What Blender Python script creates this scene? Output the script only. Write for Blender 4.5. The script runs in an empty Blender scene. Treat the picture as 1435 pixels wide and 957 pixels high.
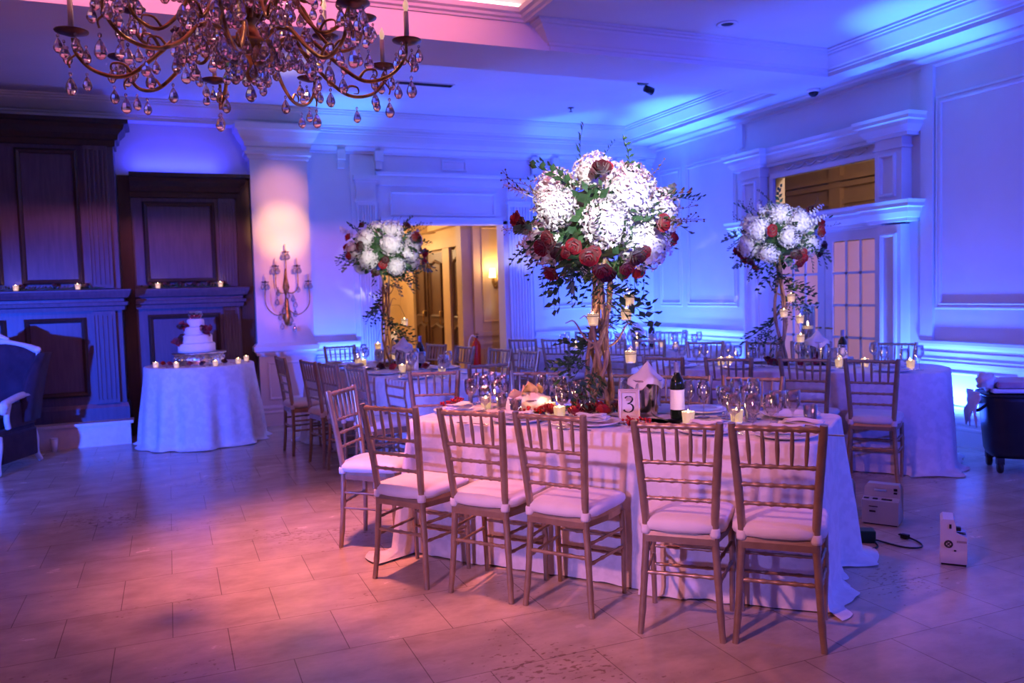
import bpy, bmesh, math, random
from mathutils import Vector, Matrix
R = math.radians
SC = bpy.context.scene
COL = SC.collection
sin, cos, pi = math.sin, math.cos, math.pi

# ------------------------------------------------------------------ mesh kit
class MB:
    def __init__(s): s.v = []; s.f = []; s.sm = []
    def add(s, verts, faces, smooth=True):
        o = len(s.v)
        s.v += [tuple(p) for p in verts]
        s.f += [tuple(i + o for i in f) for f in faces]
        s.sm += [smooth] * len(faces)
        return s
    def box(s, c, d, rz=0.0, tilt=None):
        x, y, z = (k / 2 for k in d)
        m = Matrix.Rotation(rz, 3, 'Z')
        if tilt is not None: m = m @ tilt
        vs = []
        for sx, sy, sz in ((-1,-1,-1),(1,-1,-1),(1,1,-1),(-1,1,-1),(-1,-1,1),(1,-1,1),(1,1,1),(-1,1,1)):
            vs.append(m @ Vector((sx*x, sy*y, sz*z)) + Vector(c))
        return s.add(vs, [(3,2,1,0),(4,5,6,7),(0,1,5,4),(1,2,6,5),(2,3,7,6),(3,0,4,7)], False)
    def span(s, a, b):
        return s.box([(a[i]+b[i])/2 for i in range(3)], [abs(b[i]-a[i]) for i in range(3)])
    def bbox(s, c, d, b=.01, rz=0.0, tilt=None):
        """box with bevelled edges"""
        bm = bmesh.new(); bmesh.ops.create_cube(bm, size=1)
        for v in bm.verts: v.co = Vector((v.co.x*d[0], v.co.y*d[1], v.co.z*d[2]))
        bmesh.ops.bevel(bm, geom=bm.edges[:], offset=b, segments=2, affect='EDGES', profile=.6)
        m = Matrix.Rotation(rz, 3, 'Z')
        if tilt is not None: m = m @ tilt
        bm.verts.index_update()
        s.add([m @ v.co + Vector(c) for v in bm.verts], [[v.index for v in f.verts] for f in bm.faces], False)
        bm.free(); return s
    def tube(s, pts, r, n=8, cap=True):
        P = [Vector(p) for p in pts]; k = len(P)
        rr = r if isinstance(r, (list, tuple)) else [r]*k
        up = None; o = len(s.v); vs = []
        for i in range(k):
            t = (P[min(i+1,k-1)] - P[max(i-1,0)])
            if t.length < 1e-9: t = Vector((0,0,1))
            t.normalize()
            if up is None:
                a = Vector((0,0,1)) if abs(t.z) < .9 else Vector((1,0,0))
                up = (a - t*a.dot(t)).normalized()
            else:
                up = (up - t*up.dot(t))
                up = up.normalized() if up.length > 1e-6 else t.orthogonal().normalized()
            w = t.cross(up)
            for j in range(n):
                a = 2*pi*j/n
                vs.append(P[i] + (up*cos(a) + w*sin(a))*rr[i])
        fs = []
        for i in range(k-1):
            for j in range(n):
                fs.append((i*n+j, i*n+(j+1)%n, (i+1)*n+(j+1)%n, (i+1)*n+j))
        s.add(vs, fs)
        if cap: s.add(vs[:n], [tuple(range(n))[::-1]], False); s.add(vs[-n:], [tuple(range(n))], False)
        return s
    def lathe(s, prof, n=20, c=(0,0,0), smooth=True, m=None):
        vs = []; k = len(prof)
        for r, z in prof:
            for j in range(n):
                a = 2*pi*j/n
                p = Vector((r*cos(a), r*sin(a), z))
                vs.append((m @ p if m else p) + Vector(c))
        fs = [(i*n+j, i*n+(j+1)%n, (i+1)*n+(j+1)%n, (i+1)*n+j) for i in range(k-1) for j in range(n)]
        if prof[0][0] > 1e-5: fs.append(tuple(range(n))[::-1])
        if prof[-1][0] > 1e-5: fs.append(tuple(range((k-1)*n, k*n)))
        return s.add(vs, fs, smooth)
    def ball(s, c, r, sub=2, sc=(1,1,1), jit=0, rnd=None):
        bm = bmesh.new(); bmesh.ops.create_icosphere(bm, subdivisions=sub, radius=1)
        bm.verts.index_update()
        vs = []
        for v in bm.verts:
            k = r*(1 + (rnd.uniform(-jit, jit) if rnd else 0))
            vs.append((c[0]+v.co.x*k*sc[0], c[1]+v.co.y*k*sc[1], c[2]+v.co.z*k*sc[2]))
        s.add(vs, [[v.index for v in f.verts] for f in bm.faces]); bm.free(); return s
    def sweep(s, prof, path, fn, closed=False, smooth=False, side=1):
        """prof (u,w): u along the left normal of the path, w along the third axis; fn maps (x,y,w) to the world"""
        n = len(path); k = len(prof); vs = []
        for i in range(n):
            p = Vector(path[i])
            a = Vector(path[i-1]) if (i > 0 or closed) else None
            b = Vector(path[(i+1) % n]) if (i < n-1 or closed) else None
            d1 = (p-a).normalized() if a is not None else None
            d2 = (b-p).normalized() if b is not None else None
            if d1 is None: d1 = d2
            if d2 is None: d2 = d1
            n1 = Vector((-d1.y, d1.x)); n2 = Vector((-d2.y, d2.x))
            m = (n1+n2); m = m / max(.2, (1 + n1.dot(n2)))
            for u, w in prof:
                q = p + m*u*side
                vs.append(fn(q.x, q.y, w))
        fs = []
        for i in range(n if closed else n-1):
            for j in range(k-1):
                a, b = i*k+j, ((i+1) % n)*k+j
                fs.append((a, a+1, b+1, b) if side > 0 else (a, b, b+1, a+1))
        if not closed:
            fs.append(tuple(range(k))); fs.append(tuple(range((n-1)*k, n*k))[::-1])
        return s.add(vs, fs, smooth)
    def mesh(s, name, mat):
        me = bpy.data.meshes.new(name); me.from_pydata(s.v, [], s.f)
        me.polygons.foreach_set('use_smooth', s.sm)
        if mat: me.materials.append(mat)
        me.update(); return me
    def build(s, name, mat, parent=None, loc=None, rot=None):
        o = bpy.data.objects.new(name, s.mesh(name, mat)); COL.objects.link(o)
        if parent: o.parent = parent
        if loc: o.location = loc
        if rot: o.rotation_euler = rot
        return o

def put(name, me, parent=None, loc=(0,0,0), rot=(0,0,0), sc=None):
    o = bpy.data.objects.new(name, me); COL.objects.link(o)
    o.parent = parent; o.location = loc; o.rotation_euler = rot
    if sc: o.scale = sc if isinstance(sc, (tuple, list)) else (sc,)*3
    return o
def tag(o, label=None, cat=None, group=None, kind=None):
    if label: o['label'] = label
    if cat: o['category'] = cat
    if group: o['group'] = group
    if kind: o['kind'] = kind
    return o
def thing(name, label, cat, loc=(0,0,0), rz=0.0, group=None):
    o = bpy.data.objects.new(name, None); COL.objects.link(o)
    o.location = loc; o.rotation_euler = (0,0,rz); o.empty_display_size = .1
    return tag(o, label, cat, group)
def struct(name, mb, mat, label=None):
    o = mb.build(name, mat); o['kind'] = 'structure'
    if label: o['label'] = label
    return o
def copy_tree(o, parent=None):
    c = o.copy(); COL.objects.link(c); c.parent = parent
    for ch in KIDS(o): copy_tree(ch, c)
    return c
def KIDS(o): return [x for x in COL.objects if x.parent == o]
def kids_map():
    m = {}
    for x in COL.objects:
        if x.parent: m.setdefault(x.parent.name, []).append(x)
    return m
def copies(proto, n):
    """n copies of a thing with its parts and sub-parts (mesh data shared)"""
    km = kids_map(); out = []
    def cp(o, par):
        c = o.copy(); COL.objects.link(c); c.parent = par
        for ch in km.get(o.name, ()): cp(ch, c)
        return c
    for _ in range(n): out.append(cp(proto, None))
    return out
def spline(pts, n=6):
    P = [Vector(p) for p in pts]; P = [P[0]*2-P[1]] + P + [P[-1]*2-P[-2]]
    out = []
    for i in range(1, len(P)-2):
        a, b, c, d = P[i-1:i+3]
        for k in range(n):
            t = k/n
            out.append(.5*((2*b)+(c-a)*t+(2*a-5*b+4*c-d)*t*t+(3*b-a-3*c+d)*t**3))
    out.append(P[-2]); return out
WXY = lambda z0: (lambda x, y, w: (x, y, z0 + w))

# ------------------------------------------------------------------ materials
def mat(name, col=(.8,.8,.8), rough=.5, metal=0.0, trans=0.0, ior=1.45, emit=None, es=0.0, coat=0.0, spec=.5, sheen=0.0, sss=0.0):
    m = bpy.data.materials.new(name); m.use_nodes = True
    b = m.node_tree.nodes['Principled BSDF']
    b.inputs['Base Color'].default_value = (*col, 1)
    b.inputs['Roughness'].default_value = rough
    b.inputs['Metallic'].default_value = metal
    b.inputs['Transmission Weight'].default_value = trans
    b.inputs['IOR'].default_value = ior
    b.inputs['Specular IOR Level'].default_value = spec
    b.inputs['Coat Weight'].default_value = coat
    b.inputs['Sheen Weight'].default_value = sheen
    if emit:
        b.inputs['Emission Color'].default_value = (*emit, 1); b.inputs['Emission Strength'].default_value = es
    return m
def nd(m, t, **kw):
    n = m.node_tree.nodes.new(t)
    for k, v in kw.items(): setattr(n, k, v)
    return n
def vary(m, c1, c2, scale=20, detail=4, bump=0.0, bscale=None, stretch=None, coord='Object', kind='noise', lo=.3, hi=.7, dist=.01):
    """procedural colour variation between two colours plus an optional bump"""
    nt = m.node_tree; b = nt.nodes['Principled BSDF']
    tc = nd(m, 'ShaderNodeTexCoord'); mp = nd(m, 'ShaderNodeMapping')
    nt.links.new(tc.outputs[coord], mp.inputs['Vector'])
    if stretch: mp.inputs['Scale'].default_value = stretch
    if kind == 'noise':
        tx = nd(m, 'ShaderNodeTexNoise'); tx.inputs['Scale'].default_value = scale; tx.inputs['Detail'].default_value = detail; fac = tx.outputs['Fac']
    else:
        tx = nd(m, 'ShaderNodeTexVoronoi'); tx.inputs['Scale'].default_value = scale; fac = tx.outputs['Distance']
    nt.links.new(mp.outputs['Vector'], tx.inputs['Vector'])
    cr = nd(m, 'ShaderNodeValToRGB')
    cr.color_ramp.elements[0].position = lo; cr.color_ramp.elements[1].position = hi
    cr.color_ramp.elements[0].color = (*c1, 1); cr.color_ramp.elements[1].color = (*c2, 1)
    nt.links.new(fac, cr.inputs['Fac']); nt.links.new(cr.outputs['Color'], b.inputs['Base Color'])
    if bump:
        bt = nd(m, 'ShaderNodeTexNoise'); bt.inputs['Scale'].default_value = bscale or scale; bt.inputs['Detail'].default_value = 5
        nt.links.new(mp.outputs['Vector'], bt.inputs['Vector'])
        bp = nd(m, 'ShaderNodeBump'); bp.inputs['Strength'].default_value = bump; bp.inputs['Distance'].default_value = dist
        nt.links.new(bt.outputs['Fac'], bp.inputs['Height']); nt.links.new(bp.outputs['Normal'], b.inputs['Normal'])
    return m

M_ = {}
M_['paint'] = vary(mat('white wall paint', rough=.55, spec=.3), (.76,.75,.74), (.80,.79,.78), 3)
M_['ceil'] = vary(mat('white ceiling paint', rough=.7, spec=.2), (.78,.77,.76), (.82,.81,.80), 2)
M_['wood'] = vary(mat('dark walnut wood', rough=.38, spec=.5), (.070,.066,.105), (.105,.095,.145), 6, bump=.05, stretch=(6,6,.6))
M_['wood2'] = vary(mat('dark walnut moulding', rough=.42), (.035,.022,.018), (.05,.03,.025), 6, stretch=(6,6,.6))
M_['hallpaint'] = vary(mat('amber panelled wall', rough=.5), (.62,.44,.22), (.70,.50,.27), 3)
M_['lobbypaint'] = vary(mat('tan lobby wall', rough=.5), (.50,.37,.29), (.58,.43,.33), 3)
M_['halldoor'] = vary(mat('dark carved door wood', rough=.4), (.05,.022,.012), (.10,.045,.022), 8, stretch=(5,5,.5))
M_['gold'] = vary(mat('gold painted wood', rough=.34, metal=.5), (.34,.235,.145), (.46,.335,.215), 14, bump=.05, bscale=60)
M_['cushion'] = vary(mat('ivory seat cushion', rough=.85, sheen=.2), (.80,.76,.72), (.86,.82,.78), 12, bump=.15, bscale=40)
M_['cloth'] = vary(mat('ivory damask cloth', rough=.62, sheen=.3), (.76,.73,.71), (.84,.81,.79), 16, detail=2, bump=.25, bscale=24, lo=.44, hi=.56)
M_['cloth2'] = vary(mat('plain ivory cloth', rough=.8, sheen=.3), (.80,.77,.74), (.86,.83,.80), 10, bump=.1, bscale=30)
M_['napkin'] = vary(mat('ivory napkin', rough=.85, sheen=.3), (.84,.82,.78), (.90,.88,.84), 10, bump=.1, bscale=40)
M_['peach'] = vary(mat('peach napkin', rough=.85, sheen=.3), (.85,.50,.25), (.90,.60,.34), 10)
M_['plate'] = vary(mat('white porcelain', rough=.18, coat=.3), (.84,.83,.82), (.88,.87,.86), 3)
def thin_glass(name, tint, refl):
    """clear thin-walled glass: mostly see-through with a fresnel sheen"""
    m = bpy.data.materials.new(name); m.use_nodes = True; nt = m.node_tree; nt.nodes.remove(nt.nodes['Principled BSDF'])
    out = nt.nodes['Material Output']; tr = nd(m, 'ShaderNodeBsdfTransparent'); tr.inputs['Color'].default_value = (*tint, 1)
    gl = nd(m, 'ShaderNodeBsdfGlossy'); gl.inputs['Roughness'].default_value = .04
    lw = nd(m, 'ShaderNodeLayerWeight'); lw.inputs['Blend'].default_value = refl; mx = nd(m, 'ShaderNodeMixShader')
    nt.links.new(lw.outputs['Facing'], mx.inputs['Fac']); nt.links.new(tr.outputs[0], mx.inputs[1]); nt.links.new(gl.outputs[0], mx.inputs[2]); nt.links.new(mx.outputs[0], out.inputs['Surface'])
    return m
M_['glass'] = thin_glass('clear glass', (.95,.95,.97), .70)
M_['crystal'] = mat('cut crystal', (1,.97,.95), rough=.0, trans=.84, ior=1.6)
M_['bronze'] = vary(mat('gilt bronze', rough=.32, metal=.85), (.16,.09,.035), (.62,.40,.12), 18, bump=.15, bscale=70)
M_['darkbronze'] = vary(mat('dark bronze pan', rough=.35, metal=.8), (.10,.06,.05), (.16,.10,.08), 20)
M_['candle'] = vary(mat('ivory candle sleeve', rough=.5), (.85,.80,.70), (.88,.84,.74), 8)
M_['bulb'] = mat('frosted bulb', (.9,.88,.84), rough=.3, emit=(1,.62,.35), es=.6)
M_['flame'] = mat('candle flame', (1,.8,.4), emit=(1,.62,.28), es=45)
M_['wax'] = mat('glowing wax', (1,.9,.75), rough=.4, emit=(1,.60,.30), es=1.1)
M_['votive'] = mat('frosted votive glass', (1,.93,.85), rough=.25, trans=.75, ior=1.3, emit=(1,.60,.30), es=.20)
M_['silver'] = vary(mat('polished silver', rough=.16, metal=1), (.70,.69,.70), (.80,.79,.80), 20, bump=.1, bscale=40)
M_['bottle'] = mat('dark green bottle glass', (.008,.016,.008), rough=.08, coat=.5)
M_['foil'] = vary(mat('bottle foil', rough=.35, metal=.3), (.20,.22,.40), (.30,.32,.50), 9)
M_['label'] = vary(mat('paper label', rough=.7), (.80,.79,.76), (.86,.85,.82), 14)
M_['ink'] = vary(mat('dark ink', rough=.6), (.012,.010,.014), (.022,.018,.024), 9)
M_['framewood'] = vary(mat('champagne frame', rough=.45, metal=.2), (.72,.60,.50), (.80,.68,.58), 20)
M_['hyd'] = vary(mat('white hydrangea petals', rough=.75, sheen=.2), (.80,.80,.76), (.90,.90,.87), 30)
M_['rose'] = vary(mat('red rose petals', rough=.6, sheen=.3), (.30,.004,.013), (.44,.008,.024), 30)
M_['darkrose'] = vary(mat('burgundy rose petals', rough=.6, sheen=.3), (.06,.002,.008), (.11,.005,.014), 30)
M_['leaf'] = vary(mat('green leaves', rough=.45), (.022,.065,.024), (.055,.14,.05), 15)
M_['paleleaf'] = vary(mat('grey green leaves', rough=.5), (.10,.20,.13), (.20,.32,.22), 15)
M_['branch'] = vary(mat('manzanita branch bark', rough=.65), (.26,.16,.09), (.52,.35,.20), 18, bump=.4, bscale=50, stretch=(3,3,.5))
M_['twig'] = vary(mat('brown twig', rough=.7), (.14,.08,.04), (.24,.15,.08), 20)
M_['berry'] = vary(mat('red berries', rough=.3), (.42,.008,.012), (.55,.02,.02), 20)
M_['wire'] = vary(mat('dark wire', rough=.4, metal=.6), (.04,.03,.03), (.07,.05,.05), 20)
M_['velvet'] = vary(mat('tufted purple velvet', rough=.75, sheen=.08, spec=.2), (.035,.020,.034), (.06,.036,.056), 9, bump=.2, bscale=20)
M_['whitewood'] = vary(mat('carved white wood', rough=.4), (.74,.72,.72), (.80,.78,.78), 12, bump=.3, bscale=30)
M_['blackplastic'] = vary(mat('black plastic', rough=.42), (.010,.010,.012), (.016,.016,.02), 12)
M_['whiteplastic'] = vary(mat('off white plastic', rough=.4), (.62,.62,.64), (.68,.68,.70), 8)
M_['greenplastic'] = vary(mat('dark green plastic', rough=.4), (.008,.06,.05), (.014,.08,.065), 8)
M_['pane'] = vary(mat('glowing curtained door pane', rough=.35, coat=.3, emit=(.9,.38,.42), es=.28), (.55,.38,.37), (.62,.44,.42), 2)  # pink emission added to brighten the curtained panes; they are no lamp
M_['frosting'] = vary(mat('white fondant icing', rough=.55, sss=.1), (.83,.80,.79), (.87,.84,.83), 20, bump=.15, bscale=60)
M_['red_ext'] = vary(mat('fire extinguisher red', rough=.3, coat=.4), (.45,.01,.01), (.55,.02,.02), 8)
M_['shade'] = mat('glowing lamp shade', (1,.8,.5), emit=(1,.66,.28), es=6)
M_['lamp_on'] = mat('lit downlight lens', (1,.9,.8), emit=(1,.80,.68), es=9)
M_['dome_strip'] = mat('cove light strip', (1,.8,.7), emit=(1,.45,.42), es=6)
M_['tassel'] = vary(mat('dusty pink towel', rough=.9, sheen=.3), (.50,.26,.30), (.60,.33,.36), 12, bump=.3, bscale=50)

def floor_mat():
    m = mat('travertine floor tiles', rough=.22, spec=.5); nt = m.node_tree; b = nt.nodes['Principled BSDF']
    L = nt.links.new
    tc = nd(m, 'ShaderNodeTexCoord'); mp = nd(m, 'ShaderNodeMapping')
    T = .457
    # rows run along X; one joint at x=-.055 in the row y 3.381..3.838
    mp.inputs['Location'].default_value = (.055 + 20*T, -3.381 + 20*T, 0)
    L(tc.outputs['Object'], mp.inputs['Vector'])
    br = nd(m, 'ShaderNodeTexBrick'); br.offset = .5; br.offset_frequency = 2; br.squash = 1
    br.inputs['Scale'].default_value = 1; br.inputs['Mortar Size'].default_value = .0022; br.inputs['Mortar Smooth'].default_value = .2
    br.inputs['Brick Width'].default_value = T; br.inputs['Row Height'].default_value = T
    br.inputs['Color1'].default_value = (.64,.54,.43,1); br.inputs['Color2'].default_value = (.58,.485,.385,1); br.inputs['Mortar'].default_value = (.27,.215,.165,1)
    L(mp.outputs['Vector'], br.inputs['Vector'])
    n1 = nd(m, 'ShaderNodeTexNoise'); n1.inputs['Scale'].default_value = 3.5; n1.inputs['Detail'].default_value = 8; n1.inputs['Roughness'].default_value = .65
    mp2 = nd(m, 'ShaderNodeMapping'); mp2.inputs['Scale'].default_value = (1, 1.7, 1); L(tc.outputs['Object'], mp2.inputs['Vector']); L(mp2.outputs['Vector'], n1.inputs['Vector'])
    cr = nd(m, 'ShaderNodeValToRGB'); cr.color_ramp.elements[0].position = .36; cr.color_ramp.elements[0].color = (.74,.70,.66,1); cr.color_ramp.elements[1].position = .66; cr.color_ramp.elements[1].color = (1.08,1.06,1.02,1)
    L(n1.outputs['Fac'], cr.inputs['Fac'])
    mx = nd(m, 'ShaderNodeMix'); mx.data_type = 'RGBA'; mx.blend_type = 'MULTIPLY'; mx.inputs[0].default_value = .85
    L(br.outputs['Color'], mx.inputs[6]); L(cr.outputs['Color'], mx.inputs[7])
    # pits
    n2 = nd(m, 'ShaderNodeTexNoise'); n2.inputs['Scale'].default_value = 26; n2.inputs['Detail'].default_value = 3; L(mp2.outputs['Vector'], n2.inputs['Vector'])
    n3 = nd(m, 'ShaderNodeTexNoise'); n3.inputs['Scale'].default_value = 1.1; L(tc.outputs['Object'], n3.inputs['Vector'])
    ad = nd(m, 'ShaderNodeMath'); ad.operation = 'MULTIPLY'; L(n2.outputs['Fac'], ad.inputs[0]); L(n3.outputs['Fac'], ad.inputs[1])
    c2 = nd(m, 'ShaderNodeValToRGB'); c2.color_ramp.elements[0].position = .375; c2.color_ramp.elements[0].color = (1,1,1,1); c2.color_ramp.elements[1].position = .41; c2.color_ramp.elements[1].color = (.42,.34,.28,1)
    L(ad.outputs['Value'], c2.inputs['Fac'])
    m3 = nd(m, 'ShaderNodeMix'); m3.data_type = 'RGBA'; m3.blend_type = 'MULTIPLY'; m3.inputs[0].default_value = .8
    L(mx.outputs[2], m3.inputs[6]); L(c2.outputs['Color'], m3.inputs[7]); L(m3.outputs[2], b.inputs['Base Color'])
    rr = nd(m, 'ShaderNodeMapRange'); rr.inputs['To Min'].default_value = .14; rr.inputs['To Max'].default_value = .34; L(n1.outputs['Fac'], rr.inputs['Value']); L(rr.outputs['Result'], b.inputs['Roughness'])
    bp = nd(m, 'ShaderNodeBump'); bp.inputs['Strength'].default_value = .25; bp.inputs['Distance'].default_value = .004
    inv = nd(m, 'ShaderNodeMath'); inv.operation = 'SUBTRACT'; inv.inputs[0].default_value = 1; L(br.outputs['Fac'], inv.inputs[1])
    L(inv.outputs['Value'], bp.inputs['Height']); L(bp.outputs['Normal'], b.inputs['Normal'])
    return m
M_['floor'] = floor_mat()

# ------------------------------------------------------------------ camera
cam = bpy.data.cameras.new('camera'); CAM = bpy.data.objects.new('camera', cam); COL.objects.link(CAM)
RIGHT = Vector((.9222, -.3856, -.0280)); UP = Vector((.0492, .0451, .9978)); FWD = Vector((.3835, .9216, -.0606))
mw = Matrix((RIGHT, UP, -FWD)).transposed().to_4x4(); mw.translation = (0, 0, 1.475)
CAM.matrix_world = mw
cam.sensor_fit = 'HORIZONTAL'; cam.sensor_width = 36; cam.lens = 36*1150.1/1435; cam.clip_start = .05
cam.dof.use_dof = True; cam.dof.focus_distance = 4.0; cam.dof.aperture_fstop = 2.6
SC.camera = CAM
def sx(p):
    """how far right a point sits, seen from the camera (for ordering labels)"""
    d = Vector(p) - mw.translation
    return d.dot(RIGHT)/max(.1, d.dot(FWD))
ORD = ['first','second','third','fourth','fifth','sixth','seventh','eighth','ninth','tenth','eleventh','twelfth','thirteenth','fourteenth','fifteenth','sixteenth','seventeenth','eighteenth','nineteenth','twentieth','twenty-first','twenty-second','twenty-third','twenty-fourth','twenty-fifth','twenty-sixth','twenty-seventh','twenty-eighth','twenty-ninth','thirtieth']
def label_row(objs, text, group, cat):
    """text has {o} for the place counted from the left"""
    objs = sorted(objs, key=lambda o: sx(o.location))
    n = len(objs)
    for i, o in enumerate(objs):
        w = 'only' if n == 1 else 'leftmost' if i == 0 else 'rightmost' if i == n-1 else ORD[i] + ' from left'
        tag(o, text.format(o=w), cat, group)
# ================================================================== the room
XR, YB, ZS, ZC = 6.4, 10.06, 3.44, 3.65       # right wall, back wall, soffit, coffer ceiling
XL, YF = -4.6, -3.6
PAINT = M_['paint']
fl = MB(); fl.span((XL,YF,-.12), (XR+.2,16.5,0)); struct('floor', fl, M_['floor'])
w = MB()
w.span((XR,YF,0),(XR+.16,5.97,ZS)); w.span((XR,7.52,0),(XR+.16,YB+.2,ZS))
w.span((XR,5.97,2.06),(XR+.16,7.52,2.2)); w.span((XR,5.97,2.70),(XR+.16,7.52,ZS))
struct('wall_right', w, PAINT)
w = MB()
w.span((XL,YB,0),(2.44,YB+.2,ZS)); w.span((4.12,YB,0),(XR,YB+.2,ZS)); w.span((2.44,YB,2.37),(4.12,YB+.2,ZS))
struct('wall_back', w, PAINT)
w = MB(); w.span((XL-.16,YF,0),(XL,YB+.2,ZS)); struct('wall_left', w, PAINT)
w = MB(); w.span((XL-.16,YF-.16,0),(XR+.16,YF,ZS+1)); struct('wall_front', w, PAINT)

# ceiling: soffits, beam, two coffers and the raised dome
DX0, DX1, DY0, DY1 = -2.2, 2.78, 1.2, 6.2      # dome opening
c = MB()
c.span((5.94,YF,ZS),(XR+.16,YB+.2,ZS+.5))                      # soffit on the right
c.span((XL,9.88,ZS),(5.94,YB+.2,ZS+.5))                        # soffit at the back
c.span((XL,6.2,ZS),(5.94,6.88,ZS+.75))                         # beam
c.span((XL,6.88,ZC),(5.94,9.88,ZC+.1))                         # back coffer
c.span((DX1,YF,ZC),(5.94,6.2,ZC+.1))                           # right front coffer
c.span((XL,YF,ZC),(DX0,6.2,ZC+.1)); c.span((DX0,YF,ZC),(DX1,DY0,ZC+.1))
ZD = 4.15
c.span((DX0-.12,DY0-.12,ZC+.1),(DX0,DY1,ZD)); c.span((DX1+.1,DY0-.12,ZC+.1),(DX1+.22,DY1,ZD)); c.span((DX0,DY0-.12,ZC+.1),(DX1+.1,DY0,ZD))
c.span((DX0-.12,DY0-.12,ZD),(DX1+.22,DY1+.1,ZD+.1))
struct('ceiling', c, M_['ceil'])
CROWN = [(0,0),(.012,0),(.012,.035),(.03,.04),(.034,.058),(.055,.066),(.10,.115),(.135,.150),(.14,.168),(.162,.172),(.165,.188),(.185,.192),(.185,.21),(0,.21)]
n = 0
def trim(mb, m=PAINT):
    global n; n += 1; return struct('trim_%d' % n, mb, m)
W = WXY(ZS)
trim(MB().sweep(CROWN, [(XL,9.88),(5.94,9.88),(5.94,6.88),(XL,6.88)], W, side=-1), M_['ceil'])
# right front coffer: crown along the soffit and the beam, returned at the dome
trim(MB().sweep(CROWN, [(3.0,6.32),(3.0,6.2),(5.94,6.2),(5.94,YF)], W, side=-1), M_['ceil'])
# dome lip moulding and its cove light
LIP = [(0,.20),(.02,.20),(.03,.215),(.06,.222),(.07,.24),(.10,.25),(.11,.285),(.08,.29),(0,.29)]
trim(MB().sweep(LIP, [(DX1,YF+5),(DX1,6.2),(DX0,6.2),(DX0,DY0),(DX1,DY0)], W, side=1), M_['ceil'])
# small fillets on the soffit and beam
trim(MB().sweep([(0,0),(.16,0),(.16,-.018),(.15,-.03),(.03,-.035),(.03,-.06),(0,-.075)], [(6.4,YF),(6.4,YB),(1.62,YB)], W, side=1), M_['ceil'])

# chair rail, wainscot rails, baseboards
RAIL = [(0,.80),(.018,.80),(.022,.825),(.014,.83),(.014,.855),(.04,.875),(.05,.90),(.05,.925),(0,.93)]
RAIL2 = [(0,.70),(.02,.705),(.02,.735),(.012,.74),(.012,.765),(0,.77)]
BASE = [(0,0),(.022,0),(.022,.14),(.03,.15),(.03,.165),(.018,.175),(.018,.19),(.026,.20),(.026,.215),(.01,.235),(0,.24)]
fl0 = WXY(0)
RW1, RW2 = [(XR,YF),(XR,5.52)], [(XR,8.02),(XR,YB)]
BW1, BW2 = [(2.15,YB),(1.62,YB)], [(XR,YB),(4.52,YB)]
for seg in (RW1, RW2, BW1, BW2):
    trim(MB().sweep(RAIL, seg, fl0)); trim(MB().sweep(RAIL2, seg, fl0))
for k, seg in (('right', RW1), ('back', BW2)):
    struct('baseboard_' + k, MB().sweep(BASE, seg, fl0), PAINT)
struct('baseboard_right', MB().sweep(BASE, RW2, fl0), PAINT); struct('baseboard_back', MB().sweep(BASE, BW1, fl0), PAINT)
PANEL = [(0,0),(0,.012),(.012,.02),(.02,.02),(.026,.012),(.04,.012),(.05,.022),(.062,.018),(.062,0)]
def panel_right(y0, y1, z0, z1, x=XR, prof=PANEL):
    return trim(MB().sweep(prof, [(y0,z0),(y1,z0),(y1,z1),(y0,z1)], lambda a, b, d: (x-d, a, b), closed=True))
def panel_back(x0, x1, z0, z1, y=YB, prof=PANEL, m=PAINT):
    return trim(MB().sweep(prof, [(x0,z0),(x1,z0),(x1,z1),(x0,z1)], lambda a, b, d: (a, y-d, b), closed=True), m)
SMALL = [(0,0),(0,.012),(.012,.018),(.024,.012),(.03,0)]
panel_right(1.6,5.38,1.21,3.10); panel_right(-2.6,1.2,1.21,3.10)
panel_right(8.17,9.22,1.21,3.08); panel_right(9.33,9.87,1.21,3.08)
panel_right(4.62,5.42,.33,.66,prof=SMALL); panel_right(3.4,4.5,.33,.66,prof=SMALL); panel_right(1.9,3.28,.33,.66,prof=SMALL); panel_right(8.2,9.1,.33,.66,prof=SMALL)
panel_back(1.70,2.10,.33,.66,prof=SMALL); panel_back(4.64,5.5,1.21,2.75); 
# slim strips where the right wall breaks forward
trim(MB().span((XR-.035,5.39,.93),(XR,5.52,ZS-.06)))
trim(MB().span((XR-.035,8.02,3.1),(XR,8.14,ZS-.06)))

# ---- double french doors with transom in the right wall
trim(MB().span((6.24,5.58,0),(XR,5.96,.22)).span((6.28,5.66,.22),(XR,5.93,2.0)).span((6.24,7.58,0),(XR,7.98,.22)).span((6.28,7.63,.22),(XR,7.93,2.0)))
def vframe(x, y0, y1, z0, z1):
    return MB().sweep([(0,0),(0,.02),(.016,.028),(.03,.016),(.034,0)], [(y0,z0),(y1,z0),(y1,z1),(y0,z1)], lambda a, b, d: (x-d, a, b), closed=True)
trim(vframe(6.28,5.70,5.89,.3,1.92)); trim(vframe(6.28,7.67,7.89,.3,1.92))
def cornice_right(z, prof, jut, yr=(5.6,5.96), yl=(7.6,7.98)):
    """cornice that breaks forward over both pilasters; prof (outward, up)"""
    x = XR; b = XR - .06; f = XR - jut
    path = [(x,yr[0]-.04),(f,yr[0]-.04),(f,yr[1]+.04),(b,yr[1]+.04),(b,yl[0]-.04),(f,yl[0]-.04),(f,yl[1]+.04),(x,yl[1]+.04)]
    return MB().sweep(prof, path, WXY(z), side=1)
C1 = [(-.1,0),(.01,0),(.015,.03),(.03,.035),(.055,.085),(.06,.12),(.09,.13),(.09,.16),(.10,.19),(-.1,.19)]
trim(cornice_right(2.02, C1, .15)); trim(cornice_right(2.80, [(u*1.15,w_) for u, w_ in C1], .15))
trim(MB().span((6.27,5.64,2.2),(XR,5.95,2.82)).span((6.27,7.6,2.2),(XR,7.95,2.82)))
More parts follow.
